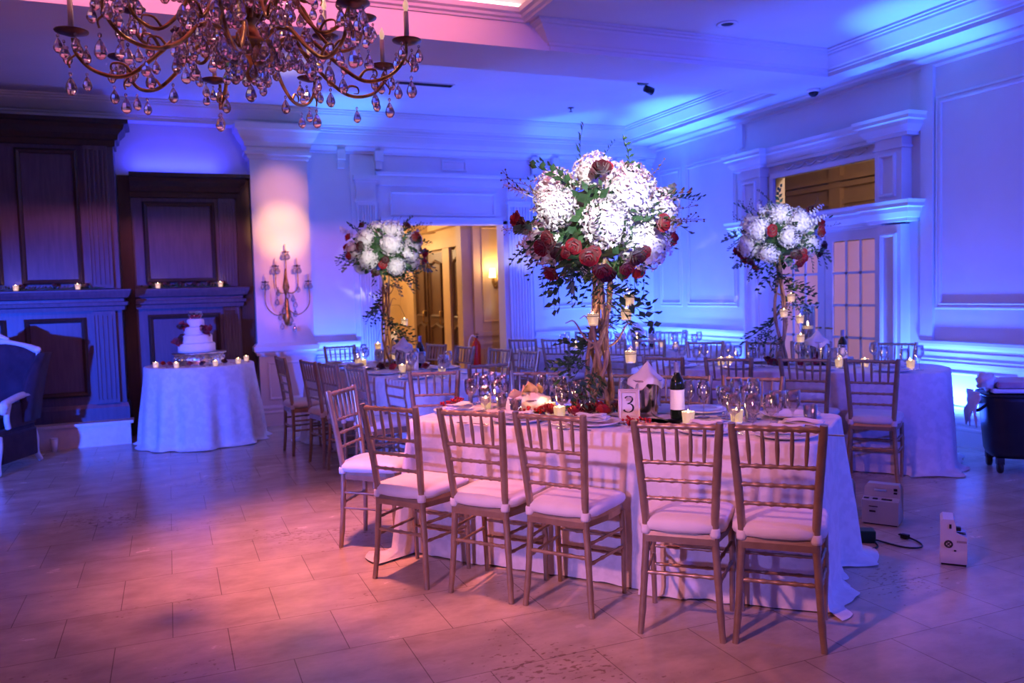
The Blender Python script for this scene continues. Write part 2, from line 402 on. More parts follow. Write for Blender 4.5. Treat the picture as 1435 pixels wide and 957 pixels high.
trim(MB().span((6.255,5.62,2.70),(XR,5.97,2.725)).span((6.255,7.58,2.70),(XR,7.97,2.725)))
trim(vframe(6.27,5.70,5.89,2.26,2.66)); trim(vframe(6.27,7.66,7.89,2.26,2.66))
# carved swags on the frieze
sw = MB()
for k in range(7):
    y = 6.25 + k*.17
    sw.tube(spline([(6.39,y-.07,2.775),(6.38,y-.03,2.748),(6.378,y,2.742),(6.38,y+.03,2.75),(6.39,y+.07,2.775)],4), [.004+.008*sin(pi*i/16) for i in range(17)], 6)
    sw.ball((6.385,y-.085,2.778), .012, 1)
trim(sw)
trim(MB().span((6.36,5.955,2.0),(XR+.05,7.54,2.06)).span((6.36,5.955,2.2),(XR+.05,7.54,2.235)).span((6.36,5.955,2.665),(XR+.05,7.54,2.72)).span((6.36,5.955,2.235),(XR+.05,6.0,2.665)).span((6.36,7.49,2.235),(XR+.05,7.54,2.665)))
wn = MB().span((6.40,6.0,2.235),(6.41,7.49,2.665)); struct('window_1', wn, mat('clear transom pane', (1,1,1), rough=.03, trans=1, ior=1.1))
def french_door(y0, y1, i):
    m = MB(); x0, x1 = 6.40, 6.445
    z0, z1 = .01, 2.0; s = .10
    m.span((x0,y0,z0),(x1,y0+s,z1)); m.span((x0,y1-s,z0),(x1,y1,z1)); m.span((x0,y0+s,z1-s),(x1,y1-s,z1)); m.span((x0,y0+s,z0),(x1,y1-s,z0+.24))
    h = (z1-s-(z0+.24)); wd = (y1-y0-2*s)
    for k in (1,2): m.span((x0+.005,y0+s+wd*k/3-.013,z0+.24),(x1-.005,y0+s+wd*k/3+.013,z1-s))
    for k in range(1,5): m.span((x0+.005,y0+s,z0+.24+h*k/5-.013),(x1-.005,y1-s,z0+.24+h*k/5+.013))
    d = struct('door_%d' % i, m, PAINT)
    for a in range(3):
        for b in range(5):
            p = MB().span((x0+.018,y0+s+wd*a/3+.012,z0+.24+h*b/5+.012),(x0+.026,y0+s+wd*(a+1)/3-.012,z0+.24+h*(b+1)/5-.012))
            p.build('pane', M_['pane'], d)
    yk = y1-.05 if i == 1 else y0+.05
    MB().tube(spline([(x0,yk,1.0),(x0-.05,yk,1.0),(x0-.06,yk+(-.05 if i == 1 else .05),1.0),(x0-.06,yk+(-.11 if i == 1 else .11),1.0)],4), .009, 8).build('door_handle', M_['bronze'], d)
french_door(5.975, 6.735, 1); french_door(6.745, 7.515, 2)
# warm lobby seen through the transom
lb = MB(); lb.span((6.6,5.3,3.7),(9.2,13,3.75)); lb.span((9.2,5.3,0),(9.25,13,3.75)); lb.span((6.56,5.25,0),(9.2,5.3,3.75)); lb.span((6.56,13,0),(9.2,13.05,3.75))
for y in (7.9, 9.3, 10.7): lb.span((9.12,y,.2),(9.2,y+.22,3.5))
for z, d in ((2.62,.05),(2.86,.10),(2.95,.14),(3.4,.12),(3.55,.2)): lb.span((9.2-d,5.3,z),(9.2,13,z+.07))
for y in (8.3,9.7): lb.sweep(SMALL, [(y,1.3),(y+.8,1.3),(y+.8,2.5),(y,2.5)], lambda a_, b_, d: (9.2-d, a_, b_), closed=True)
struct('wall_lobby', lb, M_['lobbypaint'])
lf = MB().span((6.6,5.3,-.1),(9.2,13,0)); struct('floor_lobby', lf, M_['lobbypaint'])

# ---- big cased opening in the back wall
def fluted(mb, x0, x1, y, z0, z1, nf, d=.045, front=-1):
    """pilaster face with nf flutes; y is the wall plane, the face stands d in front"""
    wd = x1-x0; mb.span((x0,y-d,z0),(x1,y,z0+.04)); mb.span((x0,y-d,z1-.04),(x1,y,z1))
    e = .10*wd; p = (wd-2*e)/nf
    mb.span((x0,y-d*.72,z0+.04),(x1,y,z1-.04))
    mb.span((x0,y-d,z0+.04),(x0+e,y-d*.7,z1-.04)); mb.span((x1-e,y-d,z0+.04),(x1,y-d*.7,z1-.04))
    for k in range(nf):
        a = x0+e+p*k
        mb.span((a+p*.28,y-d,z0+.04),(a+p*.72,y-d*.7,z1-.04))
    return mb
for x0, x1 in ((2.17,2.41),(4.16,4.48)):
    m = MB(); fluted(m, x0, x1, YB, .26, 2.62, 6, .06)
    m.span((x0-.03,YB-.08,0),(x1+.03,YB,.26)); m.span((x0,YB-.05,2.62),(x1,YB,2.88))
    m.span((x0-.015,YB-.07,2.62),(x1+.015,YB,2.655)); m.span((x0-.015,YB-.07,2.86),(x1+.015,YB,2.89)); m.span((x0-.03,YB-.09,2.89),(x1+.03,YB,2.94))
    trim(m)
ENT = [(0,2.92),(.03,2.92),(.03,2.95),(.05,2.96),(.055,2.99),(0,3.0)]
ENT2 = [(0,3.2),(.03,3.205),(.035,3.23),(.06,3.235),(.09,3.27),(.09,3.29),(.12,3.30),(.14,3.34),(.15,3.40),(.15,3.44),(0,3.44)]
trim(MB().sweep(ENT, [(4.8,YB),(2.42,YB)], fl0)); trim(MB().sweep(ENT2, [(6.4,YB),(1.62,YB)], fl0))
trim(MB().span((2.41,YB-.035,2.83),(4.16,YB,2.92)).span((2.47,YB-.03,2.402),(4.09,YB-.001,2.44)))
panel_back(2.60,4.0,2.46,2.76,prof=SMALL); panel_back(3.28,3.62,3.03,3.17,prof=SMALL)
for x0, x1 in ((2.11,2.17),(4.52,4.72)): trim(MB().span((x0,YB-.02,.93),(x1,YB,3.2)))
# console brackets of the cornice
m = MB()
for x in (2.0, 2.46, 4.56, 4.86, 5.75, 6.2): m.span((x-.05,YB-.10,3.12),(x+.05,YB,3.24)); m.span((x-.04,YB-.06,3.02),(x+.04,YB,3.12))
trim(m)
m = MB(); fluted(m, 5.70, 6.02, YB, .93, 3.2, 5, .05); trim(m)
# casing of the opening
trim(MB().span((2.41,YB-.02,0),(2.46,YB+.22,2.40)).span((4.10,YB-.02,0),(4.16,YB+.22,2.40)).span((2.41,YB-.02,2.36),(4.16,YB+.22,2.40)))
# ---- pier left of the opening
m = MB(); m.span((.92,9.80,.94),(1.56,YB,3.14)); m.span((.93,9.81,0),(1.55,YB,.86)); trim(m)
pr = lambda lst: MB().sweep(lst, [(1.56,YB),(1.56,9.80),(.92,9.80),(.92,YB)], fl0, side=1)
trim(pr([(0,3.06),(.02,3.065),(.025,3.10),(.05,3.11),(.055,3.14),(.03,3.15),(.03,3.19),(.05,3.20),(.06,3.25),(.10,3.30),(.13,3.36),(.15,3.38),(.15,3.44),(0,3.44)]))
trim(pr([(0,.82),(.015,.82),(.02,.85),(.045,.87),(.05,.92),(.02,.945),(0,.96)])); trim(pr(BASE))
panel_back(1.02,1.48,.30,.74,y=9.81,prof=SMALL)

# ---- amber corridor behind the opening
H = M_['hallpaint']
m = MB()
XW = 4.0
m.span((XW,10.62,0),(XW+.1,14.4,2.6)); m.span((XW,10.26,0),(5.2,10.36,2.6))
m = MB(); m.span((4.62,10.26,0),(4.72,10.95,2.7)); m.span((3.98,10.9,0),(4.72,11.0,2.7))         # short return wall with the sconce
m.span((3.98,11.0,0),(4.08,15.4,2.7)); m.span((1.6,14.9,0),(4.0,15.0,2.7)); m.span((1.6,10.26,0),(1.7,15.0,2.7)); m.span((1.7,10.26,2.62),(4.7,15.2,2.72))
struct('wall_corridor', m, H)
m = MB()
for y in (11.9, 13.9): m.span((3.9,y-.16,0),(3.98,y+.16,2.2))
m.span((3.88,11.0,2.16),(3.98,14.9,2.3)); m.span((3.84,11.0,2.46),(3.98,14.9,2.62)); m.span((1.7,12.6,2.44),(3.98,12.85,2.62)); m.span((3.83,10.98,0),(3.985,11.2,2.62))
m.span((4.0,10.86,.86),(4.62,10.9,.92)); m.span((4.0,10.87,.74),(4.62,10.9,.78)); m.span((4.0,10.86,0),(4.62,10.9,.2))
struct('trim_corridor', m, H)
panel = MB().sweep(SMALL, [(4.10,1.05),(4.52,1.05),(4.52,2.4),(4.10,2.4)], lambda a, b, d: (a, 10.9-d, b), closed=True); struct('trim_corridor', panel, H)
panel = MB().sweep(SMALL, [(4.10,.27),(4.52,.27),(4.52,.68),(4.10,.68)], lambda a, b, d: (a, 10.9-d, b), closed=True); struct('trim_corridor', panel, H)
for i, (y0, y1) in enumerate(((11.22,11.72),(12.10,12.9),(13.0,13.7))):
    m = MB().span((3.93,y0,0),(3.97,y1,2.12)); d = struct('door_%d' % (3+i), m, M_['halldoor'])
    for a, b in ((.25,.95),(1.1,1.95)):
        f = MB().sweep([(0,0),(0,.02),(.02,.03),(.04,.015),(.05,0)], [(y0+.09,a),(y1-.09,a),(y1-.09,b),((y0+y1)/2,b+.06),(y0+.09,b)], lambda p, q, dd: (3.93-dd, p, q), closed=True); f.build('door_panel', M_['halldoor'], d)
    MB().tube([(3.93,y0+.07,1.0),(3.87,y0+.07,1.0),(3.87,y0+.07,1.2),(3.93,y0+.07,1.2)], .012, 8).build('door_handle', M_['bronze'], d)
# corridor sconce
t = thing('wall_sconce', 'glowing brass wall sconce in the amber corridor beyond the opening', 'wall lamp', (4.31,10.9,1.62))
MB().lathe([(.0,-.10),(.03,-.09),(.05,0),(.03,.09),(0,.10)], 14, (0,-.02,0)).build('backplate', M_['bronze'], t)
for s in (-1, 1):
    a = MB().tube(spline([(0,-.03,-.03),(s*.05,-.09,-.07),(s*.09,-.11,-.01),(s*.09,-.11,.06)],5), .008, 8); a.build('arm', M_['bronze'], t)
    MB().lathe([(.05,.06),(.035,.19),(.03,.19),(.045,.065)], 16, (s*.09,-.11,0)).build('lamp_shade', M_['shade'], t)
t = thing('fire_extinguisher', 'red fire extinguisher by the corridor doors', 'fire extinguisher', (3.92,10.72,0)); t.scale = (.8,.8,.9)
MB().lathe([(0,.42),(.075,.42),(.08,.45),(.08,.82),(.06,.88),(.025,.91),(.025,.94),(0,.94)], 20).build('cylinder', M_['red_ext'], t)
MB().box((0,-.02,.96),(.03,.10,.03)).box((0,-.05,1.0),(.02,.14,.015)).build('valve', M_['wire'], t)
MB().tube(spline([(0,-.03,.95),(-.09,-.03,.98),(-.14,-.02,.86),(-.12,0,.62)],6), .012, 8).build('hose', M_['napkin'], t)
MB().box((0,0,.2),(.16,.16,.40)).box((0,0,.41),(.2,.2,.02)).build('stand', M_['framewood'], t)

# ---- dark built-ins on the left
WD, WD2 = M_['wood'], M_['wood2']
def builtin(name, label, x0, x1, yf, z0, ztop, pil, two):
    t = thing(name, label, 'built-in cabinet', ((x0+x1)/2, yf, 0)); cx = (x0+x1)/2
    L = lambda x: x-cx
    def b(mb, nm, m): return mb.build(nm, m, t)
    yb = YB - yf; ye = yb-.02 if x1 > 0 else yb-.135
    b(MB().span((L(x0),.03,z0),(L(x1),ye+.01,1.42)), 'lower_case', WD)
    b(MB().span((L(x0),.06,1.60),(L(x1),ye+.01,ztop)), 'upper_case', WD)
    if x1 > 0: b(MB().span((L(-.455),.05,0),(L(x0)-.002,yb-.005,ztop-.02)).span((L(x1)+.002,.05,0),(L(.915),yb-.005,ztop-.02)), 'recess_shade_panel', WD2)  # dark panels added to blacken the shaded recesses beside the case
    led = [(0,1.40),(.03,1.40),(.035,1.44),(.06,1.45),(.065,1.485),(.03,1.49),(.03,1.52),(.07,1.53),(.09,1.57),(.10,1.60),(.10,1.615),(0,1.62)]
    b(MB().sweep(led, [(L(x1),ye),(L(x1),0),(L(x0),0)], fl0, side=1), 'mantel_ledge', WD)
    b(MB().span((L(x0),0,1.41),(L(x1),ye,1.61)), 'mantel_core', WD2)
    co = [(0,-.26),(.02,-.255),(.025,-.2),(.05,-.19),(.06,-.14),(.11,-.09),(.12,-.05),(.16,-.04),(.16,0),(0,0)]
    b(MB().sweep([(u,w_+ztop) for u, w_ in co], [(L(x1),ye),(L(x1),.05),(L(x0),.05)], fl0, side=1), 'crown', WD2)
    b(MB().sweep([(0,z0),(.025,z0),(.025,z0+.13),(.01,z0+.17),(0,z0+.17)], [(L(x1),ye),(L(x1),.03),(L(x0),.03)], fl0, side=1), 'plinth', WD)
    for (a, c) in pil:
        b(fluted(MB(), L(a), L(c), .03, z0+.18, 1.39, 4, .05), 'lower_pilaster', WD)
        b(fluted(MB(), L(a), L(c), .06, 1.63, ztop-.26, 4, .05), 'upper_pilaster', WD)
    PW = [(0,0),(0,.02),(.02,.034),(.045,.02),(.05,0)]
    for (a, c) in two:
        for zz0, zz1, yy in ((z0+.26,1.33,.03),(1.68,ztop-.30,.06)):
            b(MB().sweep(PW, [(L(a),zz0),(L(c),zz0),(L(c),zz1),(L(a),zz1)], lambda p, q, d: (p, yy-d, q), closed=True), 'panel_moulding', WD2)
    return t
builtin('built_in_cabinet', 'tall dark wood built-in with crown at the far left above the step', -3.4, -.46, 9.55, .25, 3.36, [(-.74,-.52)], [(-1.36,-.80),(-2.2,-1.52),(-3.2,-2.4)])
builtin('built_in_cabinet', 'lower dark wood built-in behind the wedding cake beside the pier', -.33, .76, 9.90, .0, 2.88, [(.57,.74)], [(-.22,.53)])
m = MB().span((-3.4,9.42,.0),(-.43,9.60,.22)).span((-3.4,9.39,.22),(-.40,9.60,.25)); struct('trim_step', m, M_['framewood'])
# ================================================================== ballroom chairs
def post_at(z):
    """half width, y of the rear post at height z"""
    K = [(0,.172,-.168),(.12,.162,-.158),(.28,.152,-.150),(.45,.143,-.150),(.60,.150,-.164),(.75,.161,-.185),(.925,.174,-.212)]
    for a, b in zip(K, K[1:]):
        if z <= b[0]:
            t = (z-a[0])/(b[0]-a[0]); return (a[1]+(b[1]-a[1])*t, a[2]+(b[2]-a[2])*t)
    return K[-1][1:]
def rod(p, q, r, nodes=3, bulge=1.35, n=8):
    """bamboo turned rod with rings"""
    P, Q = Vector(p), Vector(q); pts = []; rr = []
    K = nodes*4
    for i in range(K+1):
        t = i/K; pts.append(P.lerp(Q, t))
        rr.append(r*(bulge if i % 4 == 2 else 1.0))
    return MB().tube(pts, rr, n)
def make_chair():
    t = thing('ballroom_chair', 'x', 'chair')
    G = M_['gold']
    for s in (-1, 1):
        pts = spline([(s*post_at(z)[0], post_at(z)[1], z) for z in (0,.14,.30,.45,.62,.78,.925)], 4)
        rr = []
        for p in pts:
            k = .0135 + .0025*min(1, p.z/.4) + (.0015 if p.z > .5 else 0)
            for nz in (.10,.265,.40,.59,.67,.75): k += .0026*max(0, 1-abs(p.z-nz)/.014)
            rr.append(k)
        rr[-1] *= .85
        MB().tube(pts, rr, 10).build('rear_leg', G, t)
        fp = [(s*.176,.188,0),(s*.177,.185,.10),(s*.180,.182,.24),(s*.178,.178,.33),(s*.176,.175,.415)]
        pts = spline(fp, 5)
        MB().tube(pts, [.0115+.004*p.z/.41+.0025*max(0, 1-abs(p.z-.22)/.012)+.0025*max(0, 1-abs(p.z-.30)/.012) for p in pts], 10).build('front_leg', G, t)
    # top rail and cross rails
    def xrail(nm, z, r, nodes):
        h, y = post_at(z); rod((-h, y, z), (h, y, z), r, nodes).build(nm, G, t)
    xrail('top_rail', .905, .0115, 6)
    for z in (.748,.670,.590): xrail('back_rail', z, .0085, 6)
    for k in range(5):
        f = (k-2)/3.0
        h0, y0 = post_at(.750); h1, y1 = post_at(.90)
        a = Vector((f*h0, y0, .75)); b = Vector((f*h1, y1, .90))
        pts = [a.lerp(b, i/8) for i in range(9)]
        MB().tube(pts, [.0058+.0035*sin(pi*i/8)**1.2 for i in range(9)], 8).build('spindle', G, t)
    # seat frame: trapezoid with rounded front
    out = [(-.143,-.165),(.143,-.165),(.178,.02),(.182,.14),(.173,.19),(.12,.205),(0,.21),(-.12,.205),(-.173,.19),(-.182,.14),(-.178,.02)]
    m = MB(); n = len(out)
    vs = [(x,y,.402) for x, y in out] + [(x*1.01,y*1.01,.43) for x, y in out] + [(x*.97,y*.97,.447) for x, y in out]
    m.add(vs, [(i,(i+1)%n,n+(i+1)%n,n+i) for i in range(n)] + [(n+i,n+(i+1)%n,2*n+(i+1)%n,2*n+i) for i in range(n)] + [tuple(range(n))[::-1], tuple(range(2*n,3*n))], False)
    m.build('seat_frame', G, t)
    # cushion
    c = MB(); rings = []
    ring = [Vector((x*1.035, y*1.03 + (.012 if y < -.1 else 0), 0)) for x, y in spline2(out)]
    k = len(ring)
    lv = [(.90,.447),(1.0,.453),(1.03,.468),(1.02,.486),(.95,.499),(.78,.507),(.45,.511)]
    for s, z in lv: rings += [(p.x*s, p.y*s, z) for p in ring]
    fs = [(a*k+i, a*k+(i+1)%k, (a+1)*k+(i+1)%k, (a+1)*k+i) for a in range(len(lv)-1) for i in range(k)]
    fs += [tuple(range(k))[::-1], tuple(range((len(lv)-1)*k, len(lv)*k))]
    cu = c.add(rings, fs).build('seat_cushion', M_['cushion'], t)
    for s in (-1, 1):
        h, y = post_at(.46)
        MB().lathe([(.0,.435),(.021,.436),(.0225,.448),(.022,.468),(.020,.474),(0,.475)], 12, (s*h, y, 0)).build('cushion_tie', M_['cushion'], cu)
    # stretchers
    h, y = post_at(.265)
    rod((-h,y,.265), (h,y,.265), .0085, 5).build('stretcher', G, t)
    for z in (.275,.19): rod((-.178,.180,z), (.178,.180,z), .0075, 5).build('stretcher', G, t)
    for s in (-1, 1):
        for z in (.325,.235):
            h, y = post_at(z); rod((s*h,y,z), (s*.179,.180,z), .0075, 4).build('stretcher', G, t)
    return t
def spline2(out):
    P = [Vector((x,y,0)) for x, y in out]; n = len(P); r = []
    for i in range(n):
        a, b, c, d = P[i-1], P[i], P[(i+1)%n], P[(i+2)%n]
        for k in range(3):
            t = k/3; q = .5*((2*b)+(c-a)*t+(2*a-5*b+4*c-d)*t*t+(3*b-a-3*c+d)*t**3); r.append((q.x,q.y))
    return r
CH0 = make_chair(); CHAIRS = [CH0] + copies(CH0, 37); ci = [0]
def chair(x, y, deg):
    """x, y = middle of the top rail on the floor plan; deg = heading the sitter faces (0 = +x)"""
    o = CHAIRS[ci[0]]; ci[0] += 1
    a = R(deg) - pi/2
    o.rotation_euler = (0,0,a)
    o.location = (x + .205*cos(R(deg)), y + .205*sin(R(deg)), 0)
    return o
# banquet tables: centre, heading of the long axis, half length, half width
class Table:
    def __init__(s, cx, cy, deg, hl, hw): s.c = Vector((cx, cy, 0)); s.a = R(deg); s.hl = hl; s.hw = hw; s.u = Vector((cos(s.a), sin(s.a), 0)); s.v = Vector((-s.u.y, s.u.x, 0))
    def p(s, a, b, z=.772): q = s.c + s.u*a + s.v*b; q.z = z; return q
U51 = Vector((.63,-.777,0)); V51 = Vector((.777,.63,0))
def st(s_, t_): q = U51*s_ + V51*t_; return q.x, q.y
T3 = Table(*st(-1.63,4.22), -51, 1.09, .46)
TR = Table(*st(-1.27,7.32), -51, 1.24, .48)
T2 = Table(*st(-3.50,9.28), -51, 1.22, .46)
T1 = Table(1.98, 7.55, -77.5, 1.22, .46)

def cloth(tb, name, label, zt=.77, seed=1, flare=.025, rip=.022, corner=.07, rad=.06, nper=300, mat_=None, round_end=False, pool=.04):
    rnd = random.Random(seed); hl, hw = tb.hl, tb.hw
    per = []
    def arc(cx, cy, r, a0, a1, k):
        for i in range(k): a = a0 + (a1-a0)*i/k; per.append((cx+r*cos(a), cy+r*sin(a), cos(a), sin(a), abs(sin(2*a))))
    def line(x0, y0, x1, y1, k):
        dx, dy = x1-x0, y1-y0; l = math.hypot(dx, dy); nx, ny = dy/l, -dx/l
        for i in range(k): per.append((x0+dx*i/k, y0+dy*i/k, nx, ny, 0))
    r = rad; k1 = int(nper*.30); k2 = int(nper*.13); kc = int(nper*.035)
    rr = hw*.85 if round_end else r
    line(-hl+r,-hw,hl-rr,-hw,k1)
    arc(hl-r,-hw+r,r,-pi/2,0,kc) if not round_end else arc(hl-rr,-hw+rr,rr,-pi/2,0,kc*3)
    line(hl,-hw+rr,hl,hw-rr,k2) if hw-rr > .02 else None
    arc(hl-rr,hw-rr,rr,0,pi/2,kc if not round_end else kc*3)
    line(hl-rr,hw,-hl+r,hw,k1); arc(-hl+r,hw-r,r,pi/2,pi,kc); line(-hl,hw-r,-hl,-hw+r,k2); arc(-hl+r,-hw+r,r,pi,1.5*pi,kc)
    n = len(per); L = [0]
    for i in range(1, n): L.append(L[-1] + math.hypot(per[i][0]-per[i-1][0], per[i][1]-per[i-1][1]) + .004)
    tot = L[-1]+.01
    ph = [rnd.uniform(0, 6.28) for _ in range(8)]
    fr = [rnd.uniform(.75, 1.25) for _ in range(8)]
    def ripple(l):
        x = l/tot*2*pi
        N = tot*3.1
        a = sin(round(N*1.0)*x+ph[0]+1.6*sin(3*x+ph[1])); b = sin(round(N*.53)*x+ph[2]+1.2*sin(2*x+ph[3])); c_ = sin(round(N*1.9)*x+ph[4])
        amp = .55+.45*sin(5*x+ph[5])
        return (a*.6*amp+b*.55+c_*.14)
    lv = [(0,1,0),(.012,1,.25),(.03,1,.6),(.07,0,0),(.15,0,0),(.26,0,0),(.38,0,0),(.5,0,0),(.62,0,0),(.74,0,0),(.85,0,0),(.94,0,0),(1,0,0)]
    vs = []
    # top: inner rings so that the sheet is a real surface
    for sc_ in (.35,.7,.93): vs += [(x*sc_, y*sc_, zt) for x, y, *_ in per]
    nl = 3
    for v, top, _ in lv:
        for i, (x, y, nx, ny, cr) in enumerate(per):
            w_ = ripple(L[i])
            cc = max((1-min(1, abs(l_-L[i])/.42))**2 for l_ in corner_l(per, L))
            off = .012*min(1, v/.03) + flare*v + rip*w_*min(1, v*1.6)*(1+.5*v) + corner*cc*v*(1+.4*w_)
            z = zt*(1-v) if v > .03 else zt - .012*(v/.03)**2
            if v >= 1: z = .006 + .010*(1+w_)*(.6+cc); off += pool*(.4+.6*w_)
            vs.append((x+nx*off, y+ny*off, z))
        nl += 1
    # hem lying on the floor
    for i, (x, y, nx, ny, cr) in enumerate(per):
        w_ = ripple(L[i]+.07); cc = max((1-min(1, abs(l_-L[i])/.42))**2 for l_ in corner_l(per, L))
        off = .012 + flare + rip*w_*1.5 + corner*cc*(1+.4*w_) + pool*(1.2+1.0*w_) + .05*cc
        vs.append((x+nx*off, y+ny*off, .004+.008*abs(w_)))
    nl += 1
    fs = [(a*n+i, a*n+(i+1)%n, (a+1)*n+(i+1)%n, (a+1)*n+i) for a in range(nl-1) for i in range(n)] + [tuple(range(n))]
    vs = press(vs, tb)
    o = MB().add(vs, fs).build(name, mat_ or M_['cloth'])
    o.location = tb.c; o.rotation_euler = (0,0,tb.a)
    tag(o, label, 'tablecloth'); return o
def press(vs, tb):
    m = Matrix.Translation(tb.c) @ Matrix.Rotation(tb.a, 4, 'Z'); mi = m.inverted()
    W_ = [m @ Vector(p) for p in vs]
    for o in CHAIRS[:ci[0]]:
        c_, s_ = cos(o.rotation_euler.z), sin(o.rotation_euler.z); x0, y0 = o.location.x, o.location.y
        for p in W_:
            if p.z > .62: continue
            dx, dy = p.x-x0, p.y-y0
            if dx*dx+dy*dy > .16: continue
            lx, ly = dx*c_+dy*s_, -dx*s_+dy*c_
            if abs(lx) < .235 and -.26 < ly < .25:
                k = .25-ly; p.x -= s_*k; p.y += c_*k
    return [mi @ p for p in W_]
def corner_l(per, L):
    key = id(per)
    if key not in _CL:
        hx = max(p[0] for p in per); hy = max(p[1] for p in per)
        _CL[key] = []
        for sx_, sy_ in ((1,1),(1,-1),(-1,1),(-1,-1)):
            i = min(range(len(per)), key=lambda i: (per[i][0]-sx_*hx)**2+(per[i][1]-sy_*hy)**2); _CL[key].append(L[i])
        _keep.append(per)
    return _CL[key]
_CL = {}; _keep = []

# ---- chairs around the tables
F = 39       # heading from the front side into the 51 degree tables
row = {}
row['f3'] = [chair(p[0]-.047, p[1]-.038, F + d) for p, d in (((1.04,4.05),-4),((1.34,3.68),-1),((1.60,3.36),-3),((1.944,2.867),8),((2.240,2.608),8))]
row['h3'] = [chair(.94,4.95,-37)]
row['b3'] = [chair(*st(s_,5.03), F+180+d) for s_, d in ((-2.54,10),(-1.98,4),(-1.50,-3),(-1.07,3))]
row['fr'] = [chair(*st(s_,t_), F+d) for s_, t_, d in ((-2.05,6.33,-10),(-1.53,6.33,3),(-.98,6.38,-2),(-.52,6.36,0))]
row['br'] = [chair(*st(s_,t_), F+180+d) for s_, t_, d in ((-2.20,8.15,15),(-1.62,8.17,0),(-1.2,8.2,4),(-.47,8.13,-8))]
row['f2'] = [chair(*st(s_,8.45), F+d) for s_, d in ((-4.42,0),(-4.0,-4),(-3.33,0),(-2.89,2))]
row['b2'] = [chair(*st(s_,t_), F+180+d) for s_, t_, d in ((-3.10,10.0,0),(-4.25,9.98,0))]
def t1(a, b): q = T1.p(a, b, 0); return q.x, q.y
row['l1'] = [chair(*t1(a,-.92), 12.5+d) for a, d in ((-.62,-6),(.08,-1),(.52,1),(1.06,0))]
row['r1'] = [chair(*t1(a,.95), 192.5+d) for a, d in ((-.95,6),(-.35,0),(.30,4),(.78,-6))]
row['e1'] = [chair(*t1(1.62,-.05), 192.5-90+d) for d in (-8,)]
row['g1'] = [chair(1.73,5.63,72)]
row['a1'] = [chair(1.75,9.25,-83)]

# the cloths, pressed in where a chair stands against them
cloth(T3, 'tablecloth', 'ivory damask cloth on the nearest banquet table with the framed number 3', seed=3, corner=.07)
cloth(TR, 'tablecloth', 'ivory cloth with rounded end on the banquet table before the french doors', seed=8, round_end=True, rip=.011, flare=.035)
cloth(T2, 'tablecloth', 'ivory cloth on the far banquet table in the back corner', seed=5)
cloth(T1, 'tablecloth', 'ivory cloth on the banquet table at left before the cased opening', seed=11)
# ================================================================== tableware
rnd = random.Random(7)
def lathe_mesh(nm, prof, m, n=20, smooth=True): return MB().lathe(prof, n, smooth=smooth).mesh(nm, m)
GOB = lathe_mesh('water_goblet', [(0,0),(.034,0),(.034,.003),(.008,.008),(.005,.014),(.0055,.05),(.011,.062),(.028,.072),(.036,.09),(.0385,.12),(.037,.165),(.0355,.165),(.037,.12),(.0345,.092),(.026,.076),(0,.071)], M_['glass'], 16)
WINE = lathe_mesh('wine_glass', [(0,0),(.033,0),(.033,.003),(.006,.008),(.004,.02),(.004,.085),(.012,.095),(.030,.112),(.036,.135),(.034,.165),(.029,.195),(.0278,.195),(.0325,.165),(.0345,.135),(.029,.115),(.010,.098),(0,.096)], M_['glass'], 16)
TUMB = lathe_mesh('tumbler', [(0,0),(.028,0),(.030,.004),(.036,.095),(.0345,.095),(.028,.012),(0,.011)], M_['glass'], 16)
PLATE = lathe_mesh('charger_plate', [(0,.006),(.09,.006),(.10,.012),(.135,.018),(.15,.022),(.152,.020),(.14,.012),(.10,.002),(0,0)], M_['plate'], 40)
def votive_parts():
    glass = lathe_mesh('glass_cup', [(0,0),(.026,0),(.028,.004),(.034,.068),(.0325,.068),(.0265,.008),(0,.007)], M_['votive'], 16)
    wax = lathe_mesh('wax', [(0,.009),(.0245,.009),(.0255,.032),(0,.033)], M_['wax'], 12)
    fl_ = lathe_mesh('flame', [(0,.034),(.006,.042),(.0078,.051),(.0045,.063),(0,.080)], M_['flame'], 8)
    return glass, wax, fl_
VG, VW, VF = votive_parts()
TOPS = {'t3': ('on the nearest table with the number 3', T3), 'tr': ('on the right table before the french doors', TR), 't2': ('on the far corner table', T2), 't1': ('on the left table before the cased opening', T1)}
REG = {}
def reg(kind, tb, o): REG.setdefault((kind, tb), []).append(o); return o
Z = .7715
LIGHTS = []
def votive(tb, x, y, z=Z, sc=1.0, lit=True):
    t = thing('votive_candle', 'x', 'candle', (x,y,z)); t.scale = (sc,)*3
    put('glass_cup', VG, t); put('wax', VW, t); put('flame', VF, t)
    if lit: LIGHTS.append((t, (0,0,.085*sc)))
    return reg('votive', tb, t) if tb else t
def glass(kind, tb, x, y, z=Z):
    me = {'goblet': GOB, 'wine': WINE, 'tumbler': TUMB}[kind]
    o = put({'goblet': 'water_goblet', 'wine': 'wine_glass', 'tumbler': 'tumbler'}[kind], me, None, (x,y,z), (0,0,rnd.uniform(0,3)))
    return reg(kind, tb, o)
def plate(tb, x, y, z=Z): return reg('plate', tb, put('charger_plate', PLATE, None, (x,y,z)))
